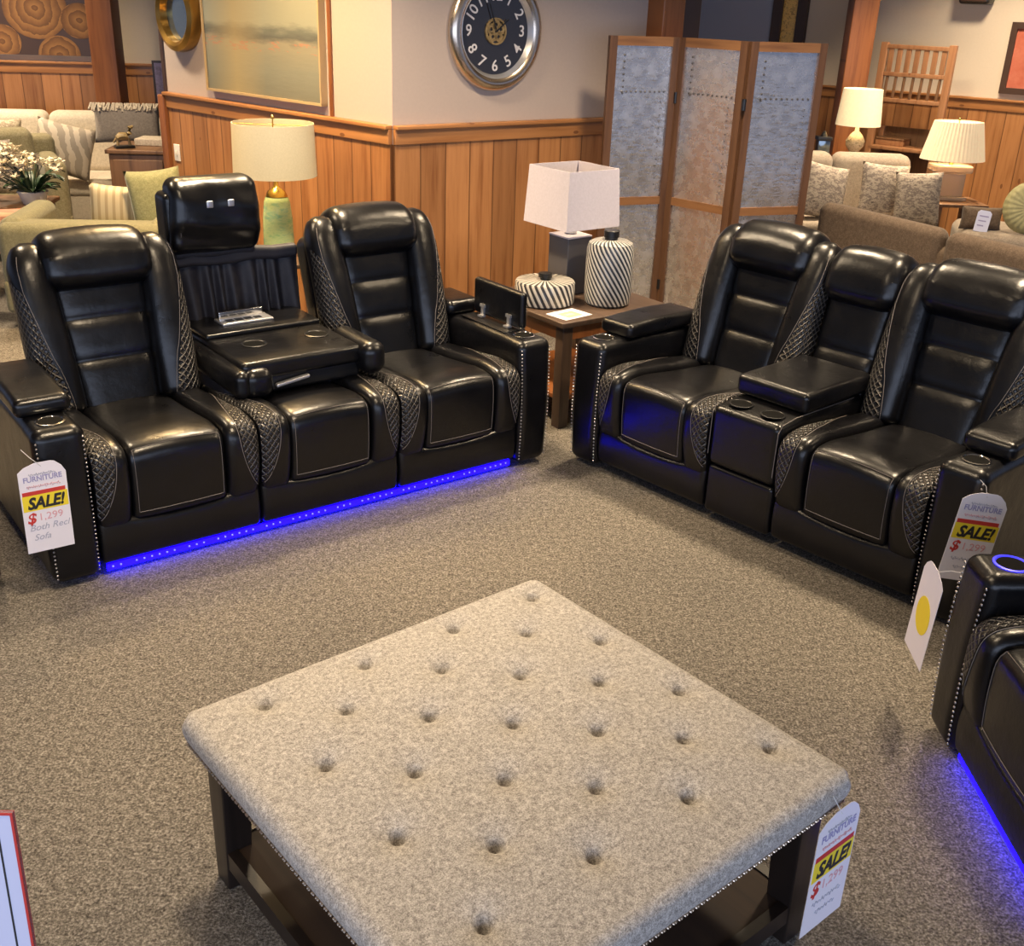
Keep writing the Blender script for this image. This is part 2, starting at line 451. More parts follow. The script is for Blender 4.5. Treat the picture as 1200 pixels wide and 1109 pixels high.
def rounded(pts, rad, n=64, seg=8):
    """closed polygon with rounded corners, resampled evenly"""
    out = []; L = len(pts)
    for i in range(L):
        p = Vector(pts[i]); a = Vector(pts[i - 1]); b = Vector(pts[(i + 1) % L]); r = rad[i] if isinstance(rad, (list, tuple)) else rad
        da = (a - p).normalized(); db = (b - p).normalized(); d = min(r, (a - p).length * .48, (b - p).length * .48)
        p0 = p + da * d; p1 = p + db * d
        for k in range(seg + 1):
            t = k / seg; out.append(p0 * (1 - t) ** 2 + p * 2 * t * (1 - t) + p1 * t * t)
    ds = [0]
    for i in range(len(out)): ds.append(ds[-1] + (out[(i + 1) % len(out)] - out[i]).length)
    tot = ds[-1]; res = []; k = 0
    for i in range(n):
        s = tot * i / n
        while ds[k + 1] < s: k += 1
        f = (s - ds[k]) / max(1e-9, ds[k + 1] - ds[k]); res.append(out[k].lerp(out[(k + 1) % len(out)], f))
    nor = []
    for i in range(n):
        t = (res[(i + 1) % n] - res[i - 1]).normalized(); nor.append(Vector((t.y, -t.x)))
    c = sum(res, Vector((0, 0))) / n
    if sum((res[i] - c).dot(nor[i]) for i in range(n)) < 0: nor = [-v for v in nor]
    return res, nor, tot

def ringat(ring, t):
    res, nor, tot = ring; n = len(res); x = (t % 1) * n; i = int(x) % n; f = x - int(x); j = (i + 1) % n
    return res[i].lerp(res[j], f), nor[i].lerp(nor[j], f).normalized()

def inset(q, half, r):
    e = max(0, abs(q) - (half - r)) / r
    return r * (1 - math.sqrt(max(0, 1 - min(1, e) ** 2)))

# ------------------------------------------------------------------ recliner parts (x across, y to the back, z up; front at y=0)
BACK = PI * 17.5 / 180
B0 = (.565, .415)
def bf(x, v, n):
    """frame of the reclined back: v up along it, n forward out of it"""
    return Vector((x, B0[0] + math.sin(BACK) * v - math.cos(BACK) * n, B0[1] + math.cos(BACK) * v + math.sin(BACK) * n))

BOL = rounded([(.58, .40), (.58, .455), (.30, .480), (.10, .500), (-.022, .478), (-.030, .33), (.004, .185), (.05, .180), (.58, .18)],
              [.02, .02, .1, .1, .075, .1, .02, .02, .02], 90)
PAD = rounded([(.58, .38), (.58, .435), (.30, .455), (.10, .478), (-.004, .462), (-.008, .33), (.004, .195), (.05, .19), (.58, .19)],
              [.02, .02, .1, .1, .05, .1, .03, .02, .02], 90)
BOL = (BOL[0], BOL[1], BOL[2]); 

def seat_bolster(root, xa, xb, outer):
    """xa<xb; outer = -1 when the quilted side is at xa"""
    w = xb - xa; xc = (xa + xb) / 2; R = .034
    def pos(q, t, extra=0.):
        p, n = ringat(BOL, t); i = inset(q, w / 2, R) - extra
        return Vector((xc + q * (1 + extra * 6), p.x - n.x * i, p.y - n.y * i))
    ns = 14
    m = MB().grid(lambda s, t: pos(-w / 2 * math.cos(PI * s), t), ns, 90, wrap=True, caps=True)
    b = m.build('seat_bolster', 'leather', root)
    # quilted crescent from the top round the front edge, t runs over top -> front
    t0, t1 = .13, .53
    def edge(k): return w * (.56 * max(0, math.sin(PI * min(1, max(0, k)) ** 1.5)) ** .8)
    vs = []; uv = []; fs = []; na, nb = 44, 8
    for i in range(na + 1):
        k = i / na; t = t0 + (t1 - t0) * k; e = max(.002, edge(k))
        for j in range(nb + 1):
            q = -w / 2 + .004 + e * j / nb
            vs.append(pos(q if outer < 0 else -q, t, .0022)); uv.append((q, t * BOL[2]))
    for i in range(na):
        for j in range(nb): a = i * (nb + 1) + j; fs.append((a, a + 1, a + nb + 2, a + nb + 1))
    if outer < 0: fs = [tuple(reversed(f)) for f in fs]
    qp = mesh_obj('quilted_panel', vs, fs, M['quilt'], b, True, uv, fix=False)
    st = [pos((-w / 2 + .004 + max(.002, edge(i / 60)) + .006) * (1 if outer < 0 else -1), t0 + (t1 - t0) * i / 60, .0015) for i in range(61)]
    MB().tube(st, .0013, 5).build('stitching', 'thread', b)
    return b

def seat_pad(root, xc, w, ydrop=0.):
    R = .022
    def pos(q, t, extra=0.):
        p, n = ringat(PAD, t); i = inset(q, w / 2, R) - extra
        crown = .014 * (1 - (2 * q / w) ** 2)
        return Vector((xc + q, p.x - n.x * i - (crown * .5 if p.x < .1 else 0), p.y - n.y * i + (crown if p.y > .4 else 0)))
    c = MB().grid(lambda s, t: pos(-w / 2 * math.cos(PI * s), t), 20, 90, wrap=True, caps=True).build('seat_cushion', 'leather', root)
    m = MB()
    def tz(z):   # parameter on the front face at height z
        best = min(range(90), key=lambda i: abs(PAD[0][i].y - z) + (9 if PAD[0][i].x > .09 else 0)); return best / 90
    tb = tz(.222)
    m.tube([pos(q, tb, .0012) for q in [-w / 2 + .02 + (w - .04) * i / 24 for i in range(25)]], .0014, 5)
    tt = tz(.455)
    m.tube([pos(q, tt, .0012) for q in [-w / 2 + .02 + (w - .04) * i / 24 for i in range(25)]], .001, 5)
    for sd in (-1, 1):
        m.tube([pos(sd * (w / 2 - .018), t, .0012) for t in [tb + (tt - tb) * i / 12 for i in range(13)]], .001, 5)
    m.build('stitching', 'thread', c)
    return c

def footrest(root, xa, xb, arch=True):
    xc = (xa + xb) / 2; hw = (xb - xa) / 2
    def df(p):
        k = abs(p.x - xc) / hw
        if p.z > .15: p.z += (.045 * k ** 2.5 - .012) * min(1, (p.z - .15) / .04) if arch else 0
        p.y -= .012 * math.sin(PI * min(1, max(0, (p.z - .04) / .2)))
        return p
    return MB().rbox(xa, xb, .012, .075, .047, .21, .022, 3, 10, deform=df).build('footrest_panel', 'leather', root)

def wing_fn(xc0, side, hw):
    LEN = .665
    def f(v, ang, ex=0.):
        a = .088 - .016 * v; b = .088 - .012 * v
        e = 0
        if v > .84: e = (v - .84) / .16
        elif v < .06: e = (.06 - v) / .06 * .8
        k = math.sqrt(max(.0, 1 - e * e)) if v > .5 else math.sqrt(max(.01, 1 - e * e))
        if v > .84: a_, b_ = a * (.30 + .70 * k), b * (.25 + .75 * k)
        else: a_, b_ = a * k, b * k
        c, s = math.cos(ang), math.sin(ang); pw = 2 / 2.5
        # ang 0 = forward, +90 = towards the outside
        dn = math.copysign(abs(c) ** pw, c); dx = math.copysign(abs(s) ** pw, s)
        xo = hw - a + .004 * v - .012 * max(0, v - .84) / .16
        ncen = -.026 + .018 * math.sin(PI * v) - .035 * max(0, v - .75) ** 1.0
        return bf(xc0 + side * (xo + (a_ + ex) * dx), LEN * v - (1 - k) * .0, ncen + (b_ + ex) * dn)
    return f, LEN

def back_wing(root, xc0, side, hw=.312):
    f, LEN = wing_fn(xc0, side, hw)
    w = MB().grid(lambda s, t: f(s, 2 * PI * t), 40, 36, wrap=True, caps=True).build('back_wing', 'leather', root)
    # quilted outer strip
    na, nb = 50, 12; vs = []; uv = []; fs = []
    vt = .80
    def lim(v):
        k = v / vt; inner = math.radians(-12 + 62 * k ** 1.4); outer = math.radians(112 - 30 * k)
        if k > .9: inner += (outer - inner) * (k - .9) / .1 * .9
        return inner, outer
    for i in range(na + 1):
        v = .012 + (vt - .012) * i / na; i0, o0 = lim(v)
        for j in range(nb + 1):
            a = i0 + (o0 - i0) * j / nb; vs.append(f(v, a, .0022)); uv.append((a * .088, v * LEN))
    for i in range(na):
        for j in range(nb): a = i * (nb + 1) + j; fs.append((a, a + 1, a + nb + 2, a + nb + 1))
    if side > 0: fs = [tuple(reversed(q)) for q in fs]
    mesh_obj('quilted_panel', vs, fs, M['quilt'], w, True, uv, fix=False)
    pts = [f(v, lim(min(v, vt * .9))[0] - .07, .0014) for v in [.02 + .9 * i / 50 for i in range(51)]]
    MB().tube(pts, .0013, 5).build('stitching', 'thread', w)
    return w

def back_pad(root, xc0, a0=.152, a1=.185, seams=(.20, .36)):
    LEN = .52
    def f(s, t):
        v = s; a = a0 + (a1 - a0) * v; b = .070; ang = 2 * PI * t
        g = 1 - sum(math.exp(-((v - q / LEN) / .014) ** 2) for q in seams) * .05
        seg = .010 - .006 * sum(math.exp(-((v - q / LEN) / .05) ** 2) for q in seams)
        c, sn = math.cos(ang), math.sin(ang); pw = 2 / 4.5
        dn = math.copysign(abs(c) ** pw, c); dx = math.copysign(abs(sn) ** pw, sn)
        return bf(xc0 + a * dx, LEN * v + .0, -.062 + (b * g + seg) * dn)
    return MB().grid(f, 60, 44, wrap=True, caps=True).build('back_cushion', 'leather', root)

def headrest(root, xc0, hw=.208, v0=.468, v1=.715, depth=1.):
    vm = (v0 + v1) / 2; hv = (v1 - v0) / 2
    ring = rounded([(v0, -.10), (v0, .03), (v0 + .035, .085 * depth), (vm + .02, .088 * depth), (v1 - .035, .050), (v1, -.02), (v1 - .01, -.12), (vm, -.13)],
                   [.02, .03, .05, .1, .06, .06, .03, .1], 48)
    def pos(s, t):
        q = -hw * math.cos(PI * s); p, n = ringat(ring, t); i = inset(q, hw, .060)
        droop = .016 * (q / hw) ** 2
        return bf(xc0 + q, p.x - n.x * i - (droop if p.x > vm else -droop * .3), p.y - n.y * i)
    return MB().grid(pos, 26, 48, wrap=True, caps=True).build('headrest', 'leather', root)

def arm(root, xa, w=.167, za=.590, pad=True, side=-1, ring='black', lid=False, yb=.93):
    xb = xa + w; xm = xa + w / 2
    def df(p):
        k = max(0, 1 - p.y / .10)
        bul = math.sin(PI * min(1, max(0, p.z / za)))
        p.y -= .012 * k * bul
        if p.y > .35: p.z -= (p.y - .35) * .05 if p.z > .3 else 0
        p.x += (p.x - xm) * .07 * (p.z / za) * k
        return p
    a = MB().rbox(xa, xb, 0, yb, .018, za, .040, 5, 8, deform=df).build('arm', 'leather', root)
    for s_ in (-1, 1):
        m = MB()
        xx0 = (w / 2 - .013) * s_
        for i in range(33):
            z = .045 + .0158 * i
            p = df(Vector((xm + xx0, .0, z)))
            off = -.001 + (.008 if abs(z - za) < .07 else .0)
            m.lathe([(.0, .0042), (.003, .003), (.0045, 0), (.0, -.001)], 6,
                    Matrix.Translation((p.x, p.y + .006 + off * 0, z)) @ Matrix.Rotation(PI / 2, 4, 'X'), close=False)
        m.build('nailhead_trim', 'nail', a)
    cy = .092
    h = MB(); h.lathe([(.047, 0), (.049, .004), (.043, .0055), (.040, .001), (.036, -.0)], 28, Matrix.Translation((xm, cy, za - .001)), close=False)
    h.build('cup_holder_rim', M['ledring'] if ring == 'blue' else M['chrome'], a)
    MB().lathe([(.0, .0015), (.039, .0015), (.039, -.0005), (0, -.0005)], 24, Matrix.Translation((xm, cy, za + .0005))).build('cup_shade_disc', 'cup_shade', a)  # flat disc, its dark colour stands in for shade in the hollow
    if pad:
        def pf(p):
            p.z += .008 * math.sin(PI * min(1, max(0, (p.y - .155) / .47))) if p.z > za + .03 else 0
            return p
        pd = MB().rbox(xa - .010, xb + .010, .160, .640, za - .004, za + .062, .026, 4, 6, deform=pf).build('armrest_pad', 'leather', root)
        MB().tube([(xa - .004, .170 + .46 * i / 12, za + .016) for i in range(13)], .0012, 5).build('stitching', 'thread', pd)
    return a

def seat_unit(root, xa, xb):
    w = xb - xa; xc = (xa + xb) / 2; g = .0025
    bw = .128
    seat_bolster(root, xa + g, xa + bw, -1); seat_bolster(root, xb - bw, xb - g, 1)
    seat_pad(root, xc, w - 2 * bw - .004)
    footrest(root, xa + .003, xb - .003)

def back_unit(root, xa, xb):
    xc = (xa + xb) / 2
    back_pad(root, xc); back_wing(root, xc, -1); back_wing(root, xc, 1); headrest(root, xc)
    shell(root, xc, .285)

def shell(root, xc, hw, top=.60):
    MB().rbox(xc - hw, xc + hw, -.33, top, -.235, -.07, .05, 4, 6, xf=lambda p: bf(p.x, p.y, p.z)).build('back_shell', 'leather', root)

def base(root, xa, xb):
    MB().rbox(xa, xb, .08, .90, .05, .36, .02, 2, 4).build('base', 'fabric_black', root)

def led(root, xa, xb, beads=True):
    s = MB().box(xa, xb, .030, .038, .014, .040).build('led_strip', 'led', root, smooth=False)
    if beads:
        m = MB()
        n = int((xb - xa) / .028)
        for i in range(n):
            if (i * 7) % 11 in (3, 8): continue
            m.lathe([(0, .004), (.0034, .002), (.0034, -.002), (0, -.004)], 6, Matrix.Translation((xa + .014 + i * .028, .004, .042)))
        m.build('led_bead_row', 'ledbead', s)
    return s

AW = .167; SW = .61
# ---------------------------------------------------------------- camera
H, PITCH, ROLL, F = 1.9305, .4172, .0372, 1247.1
cam = bpy.data.cameras.new('camera'); co = bpy.data.objects.new('camera', cam); COL.objects.link(co)
fw = Vector((0, math.cos(PITCH), -math.sin(PITCH))); rr = Vector((1, 0, 0)); uu = rr.cross(fw)
c_, s_ = math.cos(ROLL), math.sin(ROLL)
R2 = c_ * rr + s_ * uu; U2 = -s_ * rr + c_ * uu
co.matrix_world = Matrix(((R2.x, U2.x, -fw.x, 0), (R2.y, U2.y, -fw.y, 0), (R2.z, U2.z, -fw.z, H), (0, 0, 0, 1)))
cam.sensor_fit = 'HORIZONTAL'; cam.sensor_width = 36; cam.lens = 36 * F / 1200; cam.clip_start = .05
S.camera = co

# ---------------------------------------------------------------- left sofa
sofa = thing('reclining_sofa', 'black three-seat reclining sofa with folded-down centre console and blue floor glow', 'sofa',
             (-1.5649, 3.1859, 0), .6541)
W3 = 2 * AW + 3 * SW
arm(sofa, 0); 
for i in range(3): seat_unit(sofa, AW + i * SW, AW + (i + 1) * SW)
back_unit(sofa, AW, AW + SW); back_unit(sofa, AW + 2 * SW, AW + 3 * SW)
base(sofa, AW, W3 - AW)
led(sofa, AW + .02, W3 - AW - .02)
# right arm: lid of the storage box standing open
ra = arm(sofa, W3 - AW, pad=False)
MB().rbox(W3 - AW + .025, W3 - .025, .16, .50, .588, .5935, .002, 1, 1).build('storage_box', 'black', ra)
ld = MB().rbox(W3 - .075, W3 - .035, .13, .50, .60, .765, .018, 4, 4).build('storage_lid', 'leather', sofa)
for y in (.20, .40):
    hg = MB()
    hg.box(W3 - .086, W3 - .076, y, y + .02, .60, .655); hg.box(W3 - .100, W3 - .076, y - .006, y + .026, .597, .606)
    hg.box(W3 - .088, W3 - .078, y - .008, y + .028, .642, .655)
    hg.build('lid_hinge', 'silver', ld, smooth=False)
MB().rbox(W3 - AW - .01, W3 + .005, .545, .80, .575, .645, .03, 4, 4).build('armrest_pad', 'leather', sofa)
# centre: folded-down back = console
x0, x1 = AW + SW, AW + 2 * SW
ct = MB().rbox(x0 + .055, x1 - .030, .235, .86, .545, .622, .022, 4, 6).build('console_table', 'leather2', sofa)
MB().tube([(x0 + .065, .245 + .6 * i / 10, .612) for i in range(11)], .0014, 5).build('stitching', 'thread', ct)
MB().tube([(x0 + .075 + (x1 - x0 - .125) * i / 10, .241, .612) for i in range(11)], .0014, 5).build('stitching', 'thread', ct)
for cx in (x0 + .205, x1 - .125):
    MB().lathe([(.050, 0), (.053, .004), (.048, .006), (.044, .002), (.040, .0)], 30, Matrix.Translation((cx, .46, .621)), close=False).build('cup_holder_rim', 'black', ct)
    MB().lathe([(0, .0012), (.042, .0012), (.042, -.001), (0, -.001)], 30, Matrix.Translation((cx, .46, .6225))).build('cup_shade_disc', 'cup_shade', ct)
MB().rbox(x0 + .06, x1 - .035, .60, .87, .618, .642, .010, 3, 3).build('console_rear_deck', 'leather2', ct)
pm = MB().rbox(x0 + .17, x0 + .40, .69, .79, .640, .652, .005, 2, 2).build('power_module', 'silver', ct)
MB().rbox(x0 + .185, x0 + .385, .768, .780, .650, .682, .004, 2, 2).build('power_module_flap', 'chrome', pm)
sk = MB()
for k in range(4): sk.box(x0 + .20 + .042 * k, x0 + .232 + .042 * k, .715, .745, .6515, .6535)
sk.build('power_socket', 'black', pm, smooth=False)
# side rolls and front of the folded cushion
def roll(xa, xb, ya, yb, za, zb, r=.05):
    return MB().rbox(xa, xb, ya, yb, za, zb, r, 5, 5).build('console_side_roll', 'leather', sofa)
roll(x0 + .012, x0 + .085, .20, .80, .485, .600, .036)
roll(x1 - .055, x1 + .055, .17, .50, .500, .640, .05)
fr = MB().rbox(x0 + .05, x0 + .175, .195, .34, .478, .600, .045, 5, 4).build('console_front', 'leather', sofa)
MB().rbox(x0 + .175, x1 - .03, .26, .34, .478, .565, .02, 3, 4).build('console_front', 'black', sofa)
MB().rbox(x0 + .19, x0 + .335, .228, .252, .505, .520, .006, 3, 3,
          deform=lambda p: Vector((p.x, p.y, p.z + .02 * (p.x - x0 - .19) / .15))).build('pull_strap', 'silver', fr)
MB().rbox(x0 + .02, x1 - .02, .34, .85, .42, .56, .03, 3, 3).build('console_underside', 'fabric_black', sofa)
# raised head of the centre seat, seen from its back
def hd(p):
    t = (p.z - .93) / .31
    p.y += -.045 * math.sin(PI * min(1, max(0, t))) * (1 if p.y < .86 else .3)
    p.x += .02 * (1 - t) * (-1 if p.x < x0 + .2 else .2)
    if p.y < .86: p.y += .006 * math.sin(p.z * 62 + p.x * 9) * (1 - t) + .004 * math.sin(p.x * 30 + p.z * 20)
    return p
fh = MB().rbox(x0 + .035, x0 + .405, .795, .915, .925, 1.235, .045, 5, 24, deform=hd).build('flip_up_headrest', 'leather', sofa)
MB().rbox(x0 + .010, x0 + .065, .80, .93, .955, 1.18, .03, 4, 4).build('headrest_side_roll', 'leather', fh)
sx = MB()
for xx in (x0 + .165, x0 + .255): sx.rbox(xx, xx + .028, .748, .756, 1.122, 1.150, .004, 2, 2)
sx.build('reading_light', 'silver', fh)
MB().tube([(x0 + .055, .755 - .0 + .03 * abs(2 * i / 10 - 1), .96 + .23 * i / 10) for i in range(11)], .0012, 5).build('stitching', 'thread', fh)
# gathered backing cloth
def ruf(s, t):
    x = x0 + .005 + (x1 - x0 - .01) * s; z = .62 + .27 * t
    amp = .016 * (1 - t) ** .5 + .002
    return Vector((x, .845 + amp * math.sin(s * 58 + 1.3 * math.sin(s * 17) + t * 1.2) + .02 * t, z))
rf = MB().grid(ruf, 150, 14)
rv = len(rf.v); rf.add([v + Vector((0, .012, 0)) for v in rf.v], [tuple(reversed(f)) for f in rf.f])
rf.build('gathered_backing_cloth', 'fabric_black', sofa, fix=False)
MB().rbox(x0 + .005, x1 - .012, .835, .885, .865, .925, .02, 3, 6, deform=lambda p: Vector((p.x, p.y + .006 * math.sin(p.x * 40), p.z + .006 * math.sin(p.x * 23)))).build('backing_band', 'fabric_black', sofa)
MB().rbox(x0 + .04, x0 + .40, .83, .90, .90, .965, .02, 3, 4).build('headrest_hinge_cover', 'fabric_black', sofa)
shell(sofa, (x0 + x1) / 2, .285, .20)

# ---------------------------------------------------------------- right loveseat with console
love = thing('reclining_loveseat', 'black two-seat reclining loveseat with a fixed centre console, in front of the folding screen', 'sofa',
             (.2573, 4.5333, 0), -.8282)
CW = .3254
W2 = 2 * AW + 2 * SW + CW
arm(love, 0); arm(love, W2 - AW)
seat_unit(love, AW, AW + SW); seat_unit(love, AW + SW + CW, W2 - AW)
back_unit(love, AW, AW + SW); back_unit(love, AW + SW + CW, W2 - AW)
base(love, AW, W2 - AW)
c0, c1 = AW + SW, AW + SW + CW; cm = (c0 + c1) / 2
back_pad(love, cm, .145, .150, seams=(.24,)); headrest(love, cm, .168, .43, .690, .9); shell(love, cm, .15)
cb = MB().rbox(c0 + .003, c1 - .003, -.006, .58, .255, .520, .030, 4, 5,
               deform=lambda p: Vector((p.x, p.y, p.z - (.012 if p.z > .4 and p.y < .06 else 0)))).build('console_body', 'leather2', love)
for sd in (c0 + .008, c1 - .008):
    MB().tube([(sd, .5, .517), (sd, .1, .520), (sd, .015, .508), (sd, -.006, .48), (sd, -.008, .30)], .0016, 6).build('piping', 'thread', cb)
for cx in (c0 + .088, c1 - .088):
    MB().lathe([(.046, 0), (.048, .004), (.043, .005), (.039, .001)], 26, Matrix.Translation((cx, .065, .5155)), close=False).build('cup_holder_rim', 'black', cb)
    MB().lathe([(0, .001), (.041, .001), (.041, -.001), (0, -.001)], 26, Matrix.Translation((cx, .065, .5175))).build('cup_shade_disc', 'cup_shade', cb)
MB().rbox(c0 + .004, c1 - .004, .004, .07, .045, .252, .02, 3, 4).build('console_lower_panel', 'leather', love)
cl = MB().rbox(c0 - .004, c1 + .006, .140, .60, .522, .606, .024, 4, 6).build('console_lid', 'leather', love)
MB().tube([(c0, .15, .585), (c1 + .002, .15, .585), (c1 + .004, .58, .585)], .0014, 5).build('stitching', 'thread', cl)

# ---------------------------------------------------------------- near recliner at the right edge
rec = thing('recliner', 'black recliner cut off by the right edge, with glowing blue cup holder ring', 'armchair', (1.262, 2.625, 0), -PI / 2)
W1 = 2 * AW + SW
arm(rec, 0, ring='blue'); arm(rec, W1 - AW, ring='blue')
seat_unit(rec, AW, AW + SW); back_unit(rec, AW, AW + SW); base(rec, AW, W1 - AW)
led(rec, AW + .01, W1 - AW - .01, beads=False)

# ---------------------------------------------------------------- ottoman
ott = thing('tufted_ottoman', 'square grey tweed tufted cocktail ottoman on dark wooden legs with a low shelf', 'ottoman', (.0749, 2.6117, 0), -2.4336)
OW = 1.053
btn = [(.085 + .1325 * i, .088 + .1325 * j) for i in range(7) for j in range(7) if (i + j) % 2 == 0]
def otop(p):
    if p.z > .40:
        ed = min(p.x, OW - p.x, p.y, OW - p.y)
        p.z += .012 * min(1, max(0, ed / .25))
        for bx, by in btn:
            d = math.hypot(p.x - bx, p.y - by)
            p.z -= .044 * math.exp(-(d / .0115) ** 2) + .013 * math.exp(-(d / .040) ** 2)
    return p
def axis(n):
    return [OW * i / n for i in range(n + 1)]
mo = MB()
n = 200; r_ = .032; zt = .468
def topz(x, y):
    ex = max(0, r_ - min(x, OW - x)); ey = max(0, r_ - min(y, OW - y))
    return zt - r_ + math.sqrt(max(0, r_ * r_ - min(r_, math.hypot(ex, ey)) ** 2))
def cornerpull(x, y):
    """round the plan corners"""
    cx = min(max(x, .035), OW - .035); cy = min(max(y, .035), OW - .035); dx, dy = x - cx, y - cy
    m_ = max(abs(dx), abs(dy)); L = math.hypot(dx, dy)
    if L > 1e-9 and abs(dx) > 1e-9 and abs(dy) > 1e-9: k = m_ / L; return cx + dx * k, cy + dy * k
    return x, y
def og(s, t):
    x, y = OW * s, OW * t; px, py = cornerpull(x, y)
    return otop(Vector((px, py, topz(x, y))))
mo.grid(og, n, n)
# side skirt: ring of the boundary going down
per = [(i / n, 0) for i in range(n)] + [(1, i / n) for i in range(n)] + [(1 - i / n, 1) for i in range(n)] + [(0, 1 - i / n) for i in range(n)]
def skirt(s, t):
    k = int(round(t * len(per))) % len(per); x, y = OW * per[k][0], OW * per[k][1]; px, py = cornerpull(x, y)
    z = (zt - r_) * (1 - s) + .394 * s
    ins = .012 * s ** 2
    cx = px + (OW / 2 - px) / (OW / 2) * ins; cy = py + (OW / 2 - py) / (OW / 2) * ins
    return Vector((cx, cy, z))
mo.grid(skirt, 5, len(per), wrap=True)
k0 = len(mo.v) - len(per)
mo.f.append(tuple(range(k0, k0 + len(per))))
cushion = mo.build('tufted_cushion', 'tweed', ott)
bm = bmesh.new(); bm.from_mesh(cushion.data); bmesh.ops.remove_doubles(bm, verts=bm.verts, dist=1e-4)
bmesh.ops.recalc_face_normals(bm, faces=bm.faces); bm.to_mesh(cushion.data); bm.free(); cushion.data.shade_smooth()
bme = None
for bx, by in btn:
    b = None
    z = otop(Vector((bx, by, zt))).z
    if bme is None:
        o = MB().lathe([(0, .003), (.004, .002), (.006, 0), (.006, -.003), (0, -.003)], 14).build('tuft_button', 'tweed', cushion); bme = o.data
    else: o = bpy.data.objects.new('tuft_button', bme); link(o, cushion)
    o.location = (bx, by, z + .002)
nm = MB()
for k in range(len(per) * 2 // 3):
    t = (k + .5) / (len(per) * 2 / 3); p = skirt(.93, t)
    q = p + Vector(((p.x - OW / 2), (p.y - OW / 2), 0)) * .004
    nm.lathe([(.0, .0035), (.0032, .0022), (.0042, 0), (.0032, -.0022), (0, -.0035)], 6, Matrix.Translation(q), close=False)
nm.build('nailhead_trim', 'clockframe', cushion)
for ax_ in (.042, OW - .042 - .075):
    for ay_ in (.042, OW - .042 - .075):
        def lg(p, ax_=ax_, ay_=ay_):
            k = max(0, (.40 - p.z) / .40) * .014
            cx, cy = ax_ + .0375, ay_ + .0375
            ox = -1 if ax_ < .5 else 1; oy = -1 if ay_ < .5 else 1
            if (p.x - cx) * ox < 0: p.x += ox * k
            if (p.y - cy) * oy < 0: p.y += oy * k
            return p
        MB().rbox(ax_, ax_ + .075, ay_, ay_ + .075, .0, .402, .004, 2, 3, deform=lg).build('leg', 'darkwood', ott)
ap = MB()
for a_, b_ in ((.04, .065), (OW - .065, OW - .04)):
    ap.box(.1, OW - .1, a_, b_, .350, .397); ap.box(a_, b_, .1, OW - .1, .350, .397)
ap.build('apron', 'darkwood', ott, smooth=False)
MB().rbox(.055, OW - .055, .055, OW - .055, .085, .110, .006, 2, 2).build('shelf', 'shelfwood', ott)
sr = MB()
for a_, b_ in ((.045, .07), (OW - .07, OW - .045)):
    sr.box(.09, OW - .09, a_, b_, .065, .114); sr.box(a_, b_, .09, OW - .09, .065, .114)
sr.build('shelf_rail', 'darkwood', ott, smooth=False)

# ---------------------------------------------------------------- sale tags
def squig(card, z, w, mat, e, amp, n):
    """a line of writing too small to read"""
    pts = []
    for i in range(n * 6 + 1):
        u = i / (n * 6); a = u * n * 2 * PI
        pts.append((-w / 2 + w * u + .25 * amp * math.sin(a * 1.7), e, z + amp * math.sin(a) * (.6 + .4 * math.sin(a * .37))))
    return MB().tube(pts, .0009, 4).build('small_writing', mat, card)
def sale_tag(label, M4, hand=None, back=False, group=None):
    """card hangs in its local x-z plane, printed side towards -y, origin at its top centre"""
    t = thing('sale_tag', label, 'price tag', group=group); t.matrix_world = M4
    w, h = .150, .320
    pts = [(-w / 2, -h), (w / 2, -h), (w / 2, -.045), (w / 2 - .012, -.022), (w / 2 - .032, -.004), (w / 2 - .045, 0), (-w / 2 + .055, 0), (-w / 2 + .02, -.012), (-w / 2, -.028)]
    card = MB().prism(pts, -.0006, .0006).build('card', 'paper', t, smooth=False)
    e = -.0012
    MB().box(-w / 2 + .006, w / 2 - .008, e, -.0006, -.112, -.098).build('red_band', 'red', card, smooth=False)
    MB().box(-w / 2 + .004, w / 2 - .003, e, -.0006, -.168, -.112).build('yellow_band', 'yellow', card, smooth=False)
    text('SALE!', .056, 'ink', card, (0, e - .0004, -.160), name='sale_lettering', shear=.25, bold=.0022, align='CENTER', sx=.86)
    squig(card, -.040, .085, 'greyink', e, .006, 11)
    text('FURNITURE', .026, 'blueink', card, (0, e, -.064), align='CENTER', bold=.0005, name='header_lettering', sx=.9)
    squig(card, -.082, .105, 'redfade', e, .006, 15)
    text('$', .052, 'red', card, (-w / 2 + .010, e, -.212), bold=.0012, shear=.2, name='dollar_sign')
    text('1,299', .036, 'redfade', card, (-w / 2 + .046, e, -.206), name='price_lettering')
    if hand is None:
        squig(card, -.240, .10, 'greyink', e, .008, 9); squig(card, -.270, .07, 'greyink', e, .008, 6)
    else:
        for k, ln in enumerate(hand):
            text(ln, .032, 'greyink', card, (-w / 2 + .014 + .01 * k, e, -.240 - .036 * k), shear=.3, name='handwriting')
    return t, card

def frame(pose, local, rz=0., ry=0., rx=0.):
    return Matrix.Translation(pose[0]) @ Matrix.Rotation(pose[1], 4, 'Z') @ Matrix.Translation(local) @ Matrix.Rotation(rz, 4, 'Z') @ Matrix.Rotation(ry, 4, 'Y') @ Matrix.Rotation(rx, 4, 'X')
PL = (sofa.location.copy(), .6541); PR = (love.location.copy(), -.8282); PT = (rec.location.copy(), -PI / 2); PO = (ott.location.copy(), -2.4336)
t1, _ = sale_tag('white sale tag hanging on the front of the left sofa\'s left arm', frame(PL, (.010, -.021, .500), ry=.02), ('Both Recl', 'Sofa'))
MB().tube([(0, -.001, -.014), (-.03, .0, .02), (-.05, .020, .045)], .0012, 5).build('string', 'string', t1)
t2, _ = sale_tag('white sale tag on the loveseat\'s right arm, half hidden behind the recliner', frame(PR, (W2 + .030, -.035, .545), rz=.80, ry=.10))
